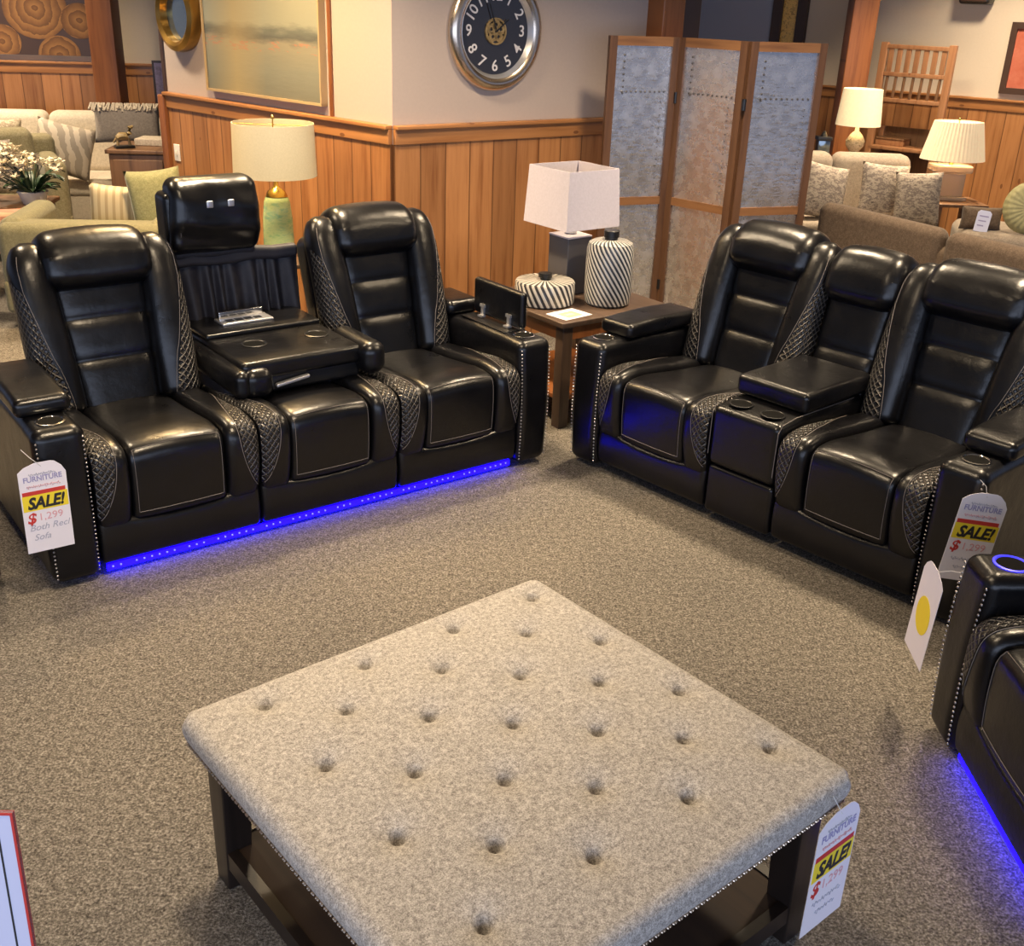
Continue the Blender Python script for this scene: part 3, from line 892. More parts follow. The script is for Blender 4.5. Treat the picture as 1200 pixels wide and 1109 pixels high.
MB().tube([(0, -.001, -.014), (-.01, .01, .02), (-.03, .020, .035)], .0012, 5).build('string', 'string', t2)
t3, c3 = sale_tag('white sale tag seen edge-on hanging at the outer side of the near recliner\'s arm', frame(PT, (-.075, -.035, .485), rz=3.14, ry=-.10, rx=.0))
MB().lathe([(0, 0), (.05, 0), (.05, .001), (0, .001)], 24, Matrix.Translation((0, .0008, -.17)) @ Matrix.Rotation(-PI / 2, 4, 'X') @ Matrix.Scale(1.25, 4, (0, 1, 0))).build('yellow_seal', 'yellow', c3)
MB().tube([(0, -.001, -.014), (-.035, -.03, .015), (-.078, -.055, .035)], .0012, 5).build('string', 'string', t3)
t4, _ = sale_tag('white sale tag hanging at the right corner of the grey tufted ottoman', frame(PO, (.072, 1.068, .418), rz=PI, ry=0))
MB().tube([(0, -.001, -.014), (-.02, .004, .02), (-.03, .010, .04)], .0012, 5).build('string', 'string', t4)

# ---------------------------------------------------------------- walls (each object's x runs along the wall, z up)
def at_wall(o, K, ang):
    o.location = (*K, 0); o.rotation_euler = (0, 0, ang); return o
K = (-.709, 5.96)
A2 = math.atan2(.608, .793); A1 = math.atan2(-.678, .735)     # right wall runs away to the right; left wall comes from the left to the corner
def wall_set(nm, K, ang, s0, s1, ztop, paint, cap=1.3, th=.12, side=1, wains=True):
    w = struct(at_wall(MB().box(s0, s1, 0, th, 0, ztop).build('wall_' + nm, paint, None, False), K, ang))
    if wains:
        p = struct(at_wall(MB().box(s0, s1, -.018, 0, 0, cap - .10).build('trim_1', 'pine', None, False), K, ang)); p.name = 'trim_wainscot_' + nm
        q = MB().rbox(s0, s1, -.030, 0, cap - .10, cap - .02, .004, 2, 2); q.rbox(s0, s1, -.050, 0, cap - .022, cap, .005, 2, 2)
        q = struct(at_wall(q.build('trim_cap', 'pine_trim'), K, ang)); q.name = 'trim_rail_' + nm
    return w
wall_set('right', K, A2, 0, 2.0, 2.9, 'wall')
wall_set('left', K, A1, -2.30, 0.0, 2.9, 'wall')
# post at the end of the right wall and trim on the free end of the left wall
struct(at_wall(MB().rbox(1.80, 1.98, -.14, .12, 0, 2.9, .01, 2, 2).build('trim_3', 'pine_post'), K, A2))
struct(at_wall(MB().rbox(1.98, 2.16, -.10, .10, 0, 2.9, .01, 2, 2).build('trim_4', 'darkframe'), K, A2))
struct(at_wall(MB().rbox(-2.36, -2.29, -.05, .14, 0, 1.28, .01, 2, 2).build('trim_5', 'pine_post'), K, A1))
struct(at_wall(MB().rbox(-2.34, -2.298, -.01, .13, 1.28, 2.9, .008, 2, 2).build('trim_6', 'darkframe'), K, A1))
struct(at_wall(MB().rbox(-.53, -.50, -.012, 0.0, 1.3, 2.9, .003, 2, 2).build('trim_7', 'pine_post'), K, A1))
# far walls
FL = (-4.685, 10.07); AFL = math.atan2(.26, 1.398)
wall_set('far_left', FL, AFL, -3., 5.4, 2.9, 'wall_far')
FR = (2.915, 10.83); AFR = math.atan2(-1.13, 1.345)
wall_set('far_right', FR, AFR, -2.4, 5., 2.9, 'wall_far')
struct(MB().box(-10, 9, -3.5, 13.5, -.05, 0).build('floor', 'carpet', None, False))
struct(MB().box(-10, 9, -3.5, 13.5, 2.9, 2.95).build('ceiling', 'ceil', None, False))

# wall clock
def wall_thing(name, label, cat, K, ang, s, z, y=0.):
    d = Vector((math.cos(ang), math.sin(ang), 0)); n_ = Vector((-d.y, d.x, 0))
    p = Vector((*K, 0)) + d * s + n_ * y; p.z = z
    return thing(name, label, cat, p, ang)
ck = wall_thing('wall_clock', 'large round clock with dark face, pale numerals and wide bronze frame, above the wood panelling', 'clock', K, A2, .655, 1.775)
RX = Matrix.Rotation(PI / 2, 4, 'X')
MB().lathe([(.232, 0), (.250, .022), (.243, .040), (.262, .052), (.285, .050), (.305, .035), (.312, .010), (.300, 0)], 72, RX, close=False).build('clock_frame', 'clockframe', ck)
MB().lathe([(.222, .010), (.236, .034), (.242, .042), (.248, .040), (.248, .01)], 64, RX, close=False).build('inner_rim', 'silver', ck)
MB().lathe([(0, .012), (.240, .012), (.240, 0), (0, 0)], 64, RX).build('clock_face', 'clockface', ck)
for h_ in range(1, 13):
    a = PI / 2 - h_ * PI / 6
    body = str(h_)
    rot = -(PI / 2 - a) if True else 0
    o = text(body, .084, 'numeral', ck, (0, 0, 0), name='numeral', align='CENTER', bold=.0008, depth=.001)
    ang_ = a - PI / 2
    if h_ in (4, 5, 6, 7, 8): ang_ += PI * 0
    o.rotation_euler = (PI / 2, 0, 0)
    v = Vector((math.cos(a), 0, math.sin(a))) * .180
    if h_ in (3, 9): o.matrix_local = Matrix.Translation(v + Vector((0, -.014, -.024))) @ Matrix.Rotation(PI / 2, 4, 'X')
    else:
        tilt = ang_ if h_ in (10, 11, 12, 1, 2) else ang_ + PI
        o.matrix_local = Matrix.Translation(v + Vector((0, -.014, 0))) @ Matrix.Rotation(-tilt, 4, 'Y') @ Matrix.Translation((0, 0, -.024)) @ Matrix.Rotation(PI / 2, 4, 'X')
gm = MB(); gm.lathe([(.060, .012), (.060, .022), (.070, .022), (.070, .012)], 40, RX, close=False)
for k in range(5):
    a = k * 2 * PI / 5 + .3; c = Vector((math.cos(a) * .034, 0, math.sin(a) * .034))
    gm.lathe([(.010, .012), (.010, .020), (.026, .020), (.026, .012)], 14, Matrix.Translation(c) @ RX, close=False)
    for j in range(8):
        b = j * PI / 4; gm.box(-.003, .003, -.019, -.013, .024, .031, Matrix.Translation(c) @ Matrix.Rotation(b, 4, 'Y'))
gm.build('gear_ornament', 'gear', ck)
hm = MB(); hm.box(-.004, .004, -.026, -.024, 0, .10, Matrix.Rotation(.9, 4, 'Y')); hm.box(-.003, .003, -.028, -.026, 0, .15, Matrix.Rotation(-.35, 4, 'Y'))
hm.build('clock_hand', 'black', ck, smooth=False)

# gold round clock / mirror near the end of the left wall
g2 = wall_thing('round_wall_mirror', 'round dark mirror in a deep gold frame at the far end of the left wall', 'mirror', K, A1, -2.02, 1.78)
MB().lathe([(.150, .010), (.160, .075), (.185, .090), (.215, .075), (.222, .035), (.215, 0)], 56, RX, close=False).build('frame', 'goldframe', g2)
MB().lathe([(0, .03), (.160, .03), (.160, 0), (0, 0)], 48, RX).build('glass', 'mirror', g2)

pt = wall_thing('painting', 'large framed landscape painting in grey and gold tones above the wooden wall rail', 'painting', K, A1, -1.735, 1.365)
MB().box(0, 1.165, -.035, 0, 0, .80).build('canvas', 'paint', pt, smooth=False)
pf_ = MB(); pf_.box(-.012, 0, -.045, 0, -.012, .812); pf_.box(1.165, 1.177, -.045, 0, -.012, .812); pf_.box(-.012, 1.177, -.045, 0, -.014, 0); pf_.box(-.012, 1.177, -.045, 0, .80, .812)
pf_.build('frame', 'gilt', pt, smooth=False)
sw = wall_thing('light_switch', 'small white switch plate on the wood panelling at the left wall end', 'switch', K, A1, -2.21, .86, -.018)
MB().rbox(-.035, .035, -.008, 0, 0, .11, .003, 2, 2).build('plate', 'white_plastic', sw); MB().rbox(-.008, .008, -.016, -.006, .04, .07, .002, 1, 1).build('toggle', 'white_plastic', sw)

# ---------------------------------------------------------------- folding screen
scr = thing('folding_screen', 'three-panel wood framed folding screen with embossed tin panels behind the side table', 'room divider', (.87, 6.50, 0))
HP = [(.45, 6.42), (.87, 6.58), (1.205, 6.24), (1.665, 6.40)]
HT = 1.775
for i in range(3):
    a = Vector((*HP[i], 0)) - scr.location; b = Vector((*HP[i + 1], 0)) - scr.location
    L = (b - a).length; ang = math.atan2(b.y - a.y, b.x - a.x); X = Matrix.Translation(a) @ Matrix.Rotation(ang, 4, 'Z')
    fwd = .05; mid = .86
    fr_ = MB().box(.004, fwd, -.014, .014, 0, HT); fr_.box(L - fwd, L - .004, -.014, .014, 0, HT)
    f = fr_.build('panel_frame', 'screen_wood', scr, smooth=False); f.matrix_local = X
    for z0, z1 in ((HT - fwd, HT), (mid - .02, mid + .025), (.06, .13)):
        MB().box(fwd, L - fwd, -.013, .013, z0, z1).build('rail', 'screen_rail', f, smooth=False)
    for z0, z1 in ((mid + .025, HT - fwd), (.13, mid - .02)):
        def tg(s, t, z0=z0, z1=z1, i=i):
            x = fwd + (L - 2 * fwd) * s; z = z0 + (z1 - z0) * t
            return Vector((x, -.003 - .0025 * math.sin(9 * z + i) * math.sin(7 * x + z * 3), z))
        g = MB().grid(tg, 10, 24); k = len(g.v); g.add([v + Vector((0, .006, 0)) for v in g.v], [tuple(reversed(q)) for q in g.f])
        tp = g.build('tin_panel', 'tin', f, fix=False)
        if z0 > .5:
            rv_ = MB()
            for k in range(10): rv_.lathe([(0, .005), (.005, .003), (.006, 0)], 8, Matrix.Translation((fwd + .05 + k * (L - 2 * fwd - .08) / 9, -.006, z1 - .245)) @ RX, close=False)
            for k in range(7): rv_.lathe([(0, .004), (.005, .003), (.006, 0)], 8, Matrix.Translation((fwd + .055, -.006, z1 - .05 - k * .034)) @ RX, close=False)
            for k in range(14): rv_.lathe([(0, .003), (.003, .002), (.004, 0)], 6, Matrix.Translation((L - fwd - .045, -.006, z1 - .30 - k * .036)) @ RX, close=False)
            rv_.build('rivet_row', 'rivet', tp)
for i in (1, 2):
    for z in (.35, 1.45):
        p = Vector((*HP[i], 0)) - scr.location; MB().lathe([(.012, z - .03), (.012, z + .03)], 10, Matrix.Translation((p.x, p.y - .016, 0))).build('hinge', 'black', scr)

# ---------------------------------------------------------------- side table between the sofas
TA = .6541
tb = thing('side_table', 'dark square side table in the corner between sofa and loveseat', 'side table', (.215, 4.87, 0), TA)
MB().rbox(0, .70, 0, .70, .522, .550, .006, 2, 2).build('table_top', 'tablewood', tb)
for x in (.03, .61):
    for y in (.03, .61): MB().rbox(x, x + .06, y, y + .06, 0, .525, .004, 2, 2).build('leg', 'tablewood', tb)
am = MB(); am.box(.05, .65, .035, .055, .45, .522); am.box(.05, .65, .645, .665, .45, .522); am.box(.035, .055, .05, .65, .45, .522); am.box(.645, .665, .05, .65, .45, .522)
am.build('apron', 'pine_post', tb, smooth=False)
MB().rbox(.04, .66, .04, .66, .14, .165, .004, 2, 2).build('lower_shelf', 'pine_post', tb)

def tl(x, y, z=.55):   # point on the side table
    c, s = math.cos(TA), math.sin(TA); return (.215 + c * x - s * y, 4.87 + s * x + c * y, z)
lp = thing('table_lamp', 'table lamp with white square shade and charcoal block base on the side table', 'lamp', tl(.415, .475), TA)
MB().rbox(-.078, .078, -.078, .078, .0, .290, .004, 2, 2).build('lamp_base', 'lampgrey', lp)
MB().rbox(-.080, .080, -.080, .080, .290, .300, .003, 2, 2).build('base_cap', 'shade_white', lp)
MB().lathe([(.032, .300), (.032, .312), (.018, .322), (.018, .35), (.010, .355), (.010, .38)], 20, None).build('neck', 'acrylic', lp)
def shade_square(parent, a, b, z0, z1, mat, th=.004):
    m = MB(); vs = []
    for (hx, z) in ((b, z0), (a, z1), (a - th, z1), (b - th, z0)):
        vs += [(-hx, -hx, z), (hx, -hx, z), (hx, hx, z), (-hx, hx, z)]
    fs = []
    for k in range(4):
        for j in range(4):
            j2 = (j + 1) % 4; k2 = (k + 1) % 4; fs.append((k * 4 + j, k * 4 + j2, k2 * 4 + j2, k2 * 4 + j))
    m.add(vs, fs); return m.build('lamp_shade', mat, parent, smooth=False)
shade_square(lp, .160, .174, .352, .635, 'shade_white')
MB().tube([(-.155, 0, .60), (.155, 0, .60)], .002, 5).tube([(0, -.155, .60), (0, .155, .60)], .002, 5).tube([(0, 0, .39), (0, 0, .60)], .004, 6).build('shade_spider', 'silver', lp)

jr = thing('striped_jar', 'tall round jar with slanted black and white bands and black stopper', 'jar', tl(.43, .18))
prof = [(0, 0), (.098, 0), (.112, .012), (.118, .06), (.119, .20), (.117, .28), (.108, .308), (.085, .320), (.05, .324), (.034, .324)]
MB().lathe(prof, 48).build('jar_body', 'spiral_tall', jr)
MB().lathe([(.032, .318), (.032, .333), (.038, .336), (.038, .366), (.034, .370), (0, .370)], 24).build('stopper', 'black', jr)
j2 = thing('striped_dish', 'low round lidded dish with slanted black and white bands and black knob', 'jar', tl(.165, .355))
MB().lathe([(0, 0), (.135, 0), (.148, .008), (.150, .03), (.150, .105), (.144, .114), (.06, .118), (.03, .118)], 48).build('dish_body', 'spiral_low', j2)
MB().lathe([(.026, .115), (.026, .126), (.034, .130), (.034, .150), (0, .154)], 24).build('knob', 'black', j2)
cdm = thing('price_card', 'printed yellow and white card lying flat on the side table', 'card', tl(.13, .115), TA + .1)
cc = MB().box(-.09, .09, -.07, .07, 0, .0015).build('card', 'paper', cdm, smooth=False)
MB().box(-.05, .05, -.05, .035, .0015, .002).build('printed_band', 'yellow_print', cc, smooth=False)
MB().box(-.035, .02, -.02, .005, .002, .0024).build('printed_mark', 'redfade', cc, smooth=False)

# ---------------------------------------------------------------- green lamp behind the left sofa
gt = thing('round_table', 'small dark round table behind the left sofa carrying the green lamp', 'side table', (-1.335, 5.88, 0))
MB().lathe([(0, .57), (.24, .57), (.25, .58), (.25, .592), (.24, .60), (0, .60)], 36).build('table_top', 'tablewood', gt)
MB().lathe([(.16, 0), (.16, .02), (.04, .05), (.03, .30), (.045, .52), (.09, .57)], 24).build('pedestal', 'tablewood', gt)
gl = thing('table_lamp', 'table lamp with green swirled glass base and cream drum shade against the orange panelling', 'lamp', (-1.335, 5.88, .60))
MB().lathe([(0, 0), (.078, 0), (.082, .01), (.084, .06), (.080, .20), (.070, .29), (.060, .315), (.045, .325)], 36).build('lamp_base', 'greenlamp', gl)
MB().lathe([(.060, .318), (.048, .345), (.028, .360), (.014, .375), (.010, .42)], 24).build('neck', 'brass', gl)
MB().lathe([(.222, .430), (.215, .700), (.211, .700), (.218, .430), (.222, .430)], 48, close=False).build('lamp_shade', 'shade_cream', gl)
MB().tube([(-.212, 0, .69), (.212, 0, .69)], .002, 5).tube([(0, 0, .41), (0, 0, .715)], .004, 6).build('shade_spider', 'brass', gl)
MB().lathe([(.0, .715), (.010, .72), (.008, .735), (0, .742)], 12).build('finial', 'brass', gl)

# ---------------------------------------------------------------- pillows and background upholstery
def pillow_mesh(w, h, t, name, mat, parent=None, n=16):
    def f(side):
        def g(s, q):
            x = (s - .5) * 2; y = (q - .5) * 2
            edge = (1 - abs(x) ** 2.6) * (1 - abs(y) ** 2.6)
            pin = 1 - .07 * (1 - abs(x * y)) * max(abs(x), abs(y)) ** 6
            return Vector((x * w / 2 * (1 - .06 * (1 - y * y) * abs(x) ** 4), side * t / 2 * max(0, edge) ** .45, (y * (1 - .06 * (1 - x * x) * abs(y) ** 4) + 1) * h / 2))
        return g
    m = MB().grid(f(-1), n, n); m.grid(f(1), n, n)
    o = m.build(name, mat, parent)
    bm = bmesh.new(); bm.from_mesh(o.data); bmesh.ops.remove_doubles(bm, verts=bm.verts, dist=1e-5)
    bmesh.ops.recalc_face_normals(bm, faces=bm.faces); bm.to_mesh(o.data); bm.free(); o.data.shade_smooth()
    return o
def pillow(label, w, h, t, mat, loc, rz=0, rx=-.25, ry=0, group=None, name='throw_pillow'):
    o = pillow_mesh(w, h, t, name, mat); o.location = loc; o.rotation_euler = (rx, ry, rz)
    return tag(o, label, 'pillow', group)
def couch(name, label, loc, rz, w, d, hb, mat, seats=2, arm_h=.62, arm_w=.18, seat_h=.45, cat='sofa', backcush=True, arms=(1, 1)):
    t = thing(name, label, cat, loc, rz)
    MB().rbox(0, w, 0, d, .10, seat_h - .12, .03, 3, 3).build('base', mat, t)
    MB().rbox(0, w, d - .22, d, .10, hb - .06, .06, 4, 5).build('backrest', mat, t)
    if arms[0]: MB().rbox(0, arm_w, -.01, d - .05, .08, arm_h, .06, 4, 4).build('arm', mat, t)
    if arms[1]: MB().rbox(w - arm_w, w, -.01, d - .05, .08, arm_h, .06, 4, 4).build('arm', mat, t)
    sw_ = (w - arm_w * sum(arms)) / seats; xs = arm_w if arms[0] else 0
    for i in range(seats):
        MB().rbox(xs + i * sw_ + .004, xs + (i + 1) * sw_ - .004, -.02, d - .20, seat_h - .14, seat_h, .045, 4, 4).build('seat_cushion', mat, t)
        if backcush:
            MB().rbox(xs + i * sw_ + .006, xs + (i + 1) * sw_ - .006, d - .40, d - .18, seat_h - .02, hb, .07, 5, 5,
                      deform=lambda p: Vector((p.x, p.y + (p.z - seat_h) * .18, p.z))).build('back_cushion', mat, t)
    for x in (.06, w - .12):
        for y in (.05, d - .12): MB().rbox(x, x + .06, y, y + .06, 0, .11, .005, 2, 1).build('foot', 'darkframe', t)
    return t

# ---- left background
couch('olive_sofa', 'olive green sofa seen from behind at the left, behind the black sofa', (-2.16, 7.08, 0), PI + .12, 1.02, .74, .70, 'olive', 1, .66, .16, .42, backcush=False)
pillow('large sage green pillow standing in the corner of the olive sofa', .33, .52, .15, 'green_pillow', (-2.24, 6.72, .40), .25, .02, -.10)
pillow('cream striped pillow beside the sage green one on the olive sofa', .34, .30, .14, 'stripe_pillow', (-2.56, 6.78, .50), .15, .05, .08)
pillow('red striped pillow at the left edge above the black sofa', .40, .30, .16, 'red_stripe', (-3.27, 6.62, .36), .1, .05, 0)

couch('oatmeal_sofa', 'oatmeal coloured long sofa against the far left wall', (-5.75, 8.66, 0), .183, 2.75, .90, .93, 'white_up', 3, .66, .2, .45)
pillow('beige throw pillow with wavy stripes on the oatmeal sofa', .46, .42, .16, striped('wavy_stripe_cloth', (.60, .52, .42), (.36, .31, .25), .09, .5, (1, 0, .4), warp=1.5), (-3.80, 8.92, .50), .25, -.25, .25)
pillow('paisley patterned throw pillow at the middle of the oatmeal sofa', .46, .42, .16, 'pattern2', (-4.28, 8.83, .52), .2, -.25, 0)
gp = pillow_mesh(.52, .30, .15, 'throw_pillow', 'grey_pillow'); gp.location = (-3.18, 8.86, .78); gp.rotation_euler = (-.2, 0, .18); tag(gp, 'grey lumbar pillow with pale fringed top on the oatmeal sofa', 'pillow')
fm = MB()
for k in range(40):
    x = -.26 + .52 * k / 39; fm.tube([(x, 0, .285), (x + random.uniform(-.01, .01), -.03, .30), (x + random.uniform(-.02, .02), -.07, .26 + random.uniform(-.03, .0))], .009, 5)
fm.build('fringe', 'fringe', gp)

ch = thing('wooden_chest', 'brown wooden chest standing before the oatmeal sofa at the left wall end', 'cabinet', (-3.07, 8.10, 0), .1)
MB().rbox(0, .80, 0, .5, .06, .80, .01, 2, 2).build('cabinet_body', 'chest', ch)
MB().rbox(-.02, .82, -.02, .52, .80, .83, .006, 2, 2).build('cabinet_top', 'chest', ch)
for k in range(2):
    d_ = MB().rbox(.03 + .38 * k, .39 + .38 * k, -.014, 0, .10, .76, .004, 2, 2).build('door', 'chest', ch)
    MB().lathe([(0, 0), (.012, .006), (.012, .018), (0, .022)], 12, Matrix.Translation((.36 + .08 * k, -.014, .45)) @ RX).build('knob', 'black', d_)
bx = MB().rbox(0, .30, 0, .22, 0, .05, .006, 2, 2).build('flat_box', 'fringe', None); bx.location = (-2.96, 8.36, .83); tag(bx, 'pale flat box lying on the wooden chest', 'box')
def figurine(label, loc, h, rz=0):
    t = thing('figurine', label, 'figurine', loc, rz)
    MB().rbox(-.07, .07, -.04, .04, 0, .02, .004, 2, 1).build('plinth', 'black', t)
    m = MB(); k = h / .2
    m.tube([(-.055 * k, 0, .02), (-.05 * k, 0, .08 * k)], .010, 6); m.tube([(.05 * k, 0, .02), (.045 * k, 0, .08 * k)], .010, 6)
    m.tube([(-.06 * k, 0, .085 * k), (-.03 * k, 0, .10 * k), (.03 * k, 0, .10 * k), (.055 * k, 0, .12 * k), (.06 * k, 0, .17 * k), (.09 * k, 0, .18 * k)], [.018, .03, .028, .024, .018, .010], 8)
    m.tube([(-.06 * k, 0, .09 * k), (-.09 * k, 0, .05 * k)], .007, 6)
    m.build('animal_body', 'gear', t); return t
figurine('dark bronze animal figurine on the right of the wooden chest', (-2.62, 8.33, .83), .22, .3)
figurine('small brown animal figurine at the left corner of the wooden chest', (-2.98, 8.20, .83), .17, .6)
vz = thing('tall_vase', 'dark oval vase at the right end of the wooden chest', 'vase', (-2.44, 8.42, .83))
MB().lathe([(0, 0), (.035, 0), (.05, .03), (.075, .14), (.07, .24), (.035, .33), (.025, .36), (.035, .38)], 24).build('vase_body', 'darkframe', vz)

# moss armchair + patterned pillow, flowers
couch('moss_armchair', 'moss green armchair at the left edge behind the flowers', (-4.25, 7.72, 0), .50, .95, .85, .90, 'chair_up', 1, .72, .16, .45, 'armchair')
pillow('paisley patterned pillow on the moss armchair', .42, .40, .16, 'pattern', (-4.02, 8.12, .46), .5, -.2)
ft = thing('coffee_table', 'low brown table at the left edge under the flower arrangement', 'table', (-3.98, 7.02, 0), .1)
MB().rbox(0, .78, 0, .5, .54, .57, .006, 2, 2).build('table_top', 'chest', ft)
for x in (.03, .70):
    for y in (.03, .42): MB().rbox(x, x + .05, y, y + .05, 0, .54, .004, 2, 1).build('leg', 'chest', ft)
pl = thing('flower_arrangement', 'cream blossoms with dark green leaves in a planter at the left edge', 'plant', (-3.30, 7.28, .57))
MB().lathe([(0, 0), (.07, 0), (.10, .08), (.095, .085), (.0, .07)], 20).build('planter', 'white_plastic', pl)
lf = MB()
for k in range(26):
    a = random.uniform(0, 2 * PI); L = random.uniform(.12, .22); wd = .028; up = random.uniform(.02, .14)
    c, s = math.cos(a), math.sin(a)
    pts = []
    for i in range(6):
        u = i / 5; ww = wd * math.sin(PI * (u * .9 + .05)); r0 = .03 + L * u; z = .08 + up * math.sin(PI * u * .7)
        pts += [(c * r0 - s * ww, s * r0 + c * ww, z), (c * r0, s * r0, z - .008), (c * r0 + s * ww, s * r0 - c * ww, z)]
    lf.add(pts, [(3 * i + j, 3 * i + j + 1, 3 * i + j + 4, 3 * i + j + 3) for i in range(5) for j in range(2)])
lf.build('leaves', 'leaf', pl, fix=False)
st = MB(); bl = MB()
for k in range(120):
    a = random.uniform(0, 2 * PI); r0 = random.uniform(.0, .26); z = .20 + random.uniform(0, .20) * (1 - r0 / .5)
    x, y = -.12 + r0 * math.cos(a) * 1.35, r0 * math.sin(a)
    if k % 4 == 0: st.tube([(0, 0, .06), (x * .5, y * .5, z * .7), (x, y, z)], .003, 5)
    q = random.uniform(.030, .046)
    for p_ in range(5):
        b = p_ * 2 * PI / 5 + k; X = Matrix.Translation((x, y, z)) @ Matrix.Rotation(random.uniform(-.6, .6), 4, 'X') @ Matrix.Rotation(b, 4, 'Z')
        bl.add([(0, 0, 0), (q * .5, -q * .35, .006), (q, 0, .012), (q * .5, q * .35, .006), (q * .5, 0, -.003)], [(0, 1, 4), (1, 2, 4), (2, 3, 4), (3, 0, 4)], X)
st.build('stems', 'leaf', pl); bl.build('blossoms', 'petal', pl, fix=False)
ty = thing('serving_tray', 'white tray at the left edge next to the flowers', 'tray', (-3.86, 7.15, .57)); MB().rbox(0, .26, 0, .18, 0, .012, .004, 2, 1).build('tray_base', 'white_plastic', ty)
tm = MB(); tm.box(0, .26, 0, .01, .01, .07); tm.box(0, .26, .17, .18, .01, .07); tm.box(0, .01, 0, .18, .01, .07); tm.box(.25, .26, 0, .18, .01, .07); tm.build('tray_rim', 'white_plastic', ty, smooth=False)

# log picture, post, small picture
lgp = wall_thing('log_picture', 'unframed picture of stacked sawn logs on the far left wall', 'picture', FL, AFL, -.50, 1.35)
MB().box(0, 1.43, -.04, 0, 0, .95).build('canvas', 'darkframe', lgp, smooth=False)
for (x, z, r) in ((.86, .38, .27), (1.22, .29, .16), (.55, .10, .16), (1.02, -.0, .18), (.30, .42, .22), (1.32, .62, .17), (.10, .12, .17), (.62, .78, .17), (1.02, .80, .15)):
    n_ = 28; pts = [(x + r * math.cos(2 * PI * i / n_), z + r * .92 * math.sin(2 * PI * i / n_)) for i in range(n_)]
    pts = [(min(max(a, .0), 1.43), min(max(b, 0), .95)) for a, b in pts]
    o = MB().prism([(a - x, b - z) for a, b in pts], -.003, 0).build('log_print', log_mat() if 'lg' not in M else M['lg'], lgp, smooth=False)
    M['lg'] = o.data.materials[0]; o.location = (x, -.04, z)
struct(MB().rbox(-3.73, -3.51, 9.70, 9.90, 0, 2.9, .01, 2, 2).build('trim_8', 'pine_post'))
sl = thing('spotlight', 'small white spotlight on the far left post', 'lamp', (-3.62, 9.66, 2.03)); MB().rbox(-.05, .05, -.02, .04, -.02, .05, .005, 2, 1).build('bracket', 'white_plastic', sl)
MB().lathe([(.025, 0), (.04, .06), (.035, .06), (.0, .01)], 16, Matrix.Translation((0, -.02, 0)) @ Matrix.Rotation(2.2, 4, 'X')).build('lamp_head', 'white_plastic', sl)
sp = wall_thing('small_picture', 'small lilac picture on the panelling beside the left wall end', 'picture', FL, AFL, 1.30, .95, -.03)
MB().box(0, .22, -.02, 0, 0, .38).build('frame', 'darkframe', sp, smooth=False); MB().box(.02, .20, -.024, -.02, .02, .36).build('print', blotch('lilac_print', [(.12, .10, .12), (.45, .38, .55), (.2, .17, .2)], 9), sp, smooth=False)

# ---- right background
bs = couch('brown_sofa', 'dark brown sofa seen from behind, right of the folding screen', (3.64, 5.34, 0), 2.084, 2.1, .9, .84, 'brown_up', 2, .66, .2, .45, backcush=False)
for a_, b_ in ((.03, 1.10), (1.13, 2.07)):
    MB().rbox(a_, b_, .80, .93, .34, .87, .06, 4, 5).build('back_cushion', 'brown_up', bs)
couch('taupe_sofa', 'taupe sofa facing forward behind the brown sofa, holding patterned pillows', (1.72, 8.32, 0), .0, 1.42, .9, .90, 'taupe_up', 2, .60, .16, .45, arms=(1, 0))
pillow('patterned throw pillow leaning at the right end of the taupe sofa, front one', .40, .42, .15, 'pattern', (2.81, 8.50, .465), .15, -.22, .08)
pillow('patterned throw pillow standing at the outer right end of the taupe sofa', .34, .40, .14, 'pattern', (3.00, 8.24, .465), -.35, -.2, -.08)
pillow('patterned throw pillow half hidden by the right edge of the folding screen', .40, .42, .15, 'pattern', (2.32, 8.46, .455), .3, -.22, .2)
cn = thing('console_table', 'narrow wooden console table behind the taupe sofa', 'table', (2.30, 9.26, 0))
MB().rbox(0, .75, 0, .32, .775, .80, .005, 2, 2).build('table_top', 'chest', cn)
for x in (.02, .68):
    for y in (.02, .25): MB().rbox(x, x + .05, y, y + .05, 0, .78, .004, 2, 1).build('leg', 'chest', cn)
la = thing('table_lamp', 'table lamp with mercury glass base and cream shade before the slatted rack', 'lamp', (2.80, 9.42, .80))
MB().lathe([(0, 0), (.05, 0), (.05, .015), (.02, .03), (.03, .05), (.075, .11), (.08, .15), (.05, .20), (.018, .23), (.014, .27)], 28).build('lamp_base', 'mercury', la)
MB().lathe([(.185, .275), (.160, .565), (.156, .565), (.181, .275), (.185, .275)], 40, close=False).build('lamp_shade', 'shade_lit2', la)
MB().tube([(-.157, 0, .55), (.157, 0, .55)], .002, 5).tube([(0, 0, .27), (0, 0, .56)], .004, 6).build('shade_spider', 'silver', la)
ln = thing('lantern', 'small dark lantern beside the mercury glass lamp', 'lantern', (2.52, 9.38, .80))
MB().rbox(-.06, .06, -.06, .06, 0, .03, .004, 2, 1).rbox(-.06, .06, -.06, .06, .15, .18, .004, 2, 1).lathe([(.03, .18), (.012, .22), (0, .225)], 12).build('frame', 'black', ln)
MB().rbox(-.05, .05, -.05, .05, .03, .15, .004, 2, 1).build('pane', 'mirror', ln)
et = thing('end_table', 'brown end table carrying the lit crystal lamp', 'side table', (3.19, 8.66, 0))
MB().rbox(0, .42, -.25, .17, .585, .61, .005, 2, 2).build('table_top', 'chest', et)
for x in (.02, .35):
    for y in (-.23, .10): MB().rbox(x, x + .05, y, y + .05, 0, .59, .004, 2, 1).build('leg', 'chest', et)
lb = thing('table_lamp', 'lit table lamp with crystal block base and flared pleated shade at the right', 'lamp', (3.35, 8.66, .61))
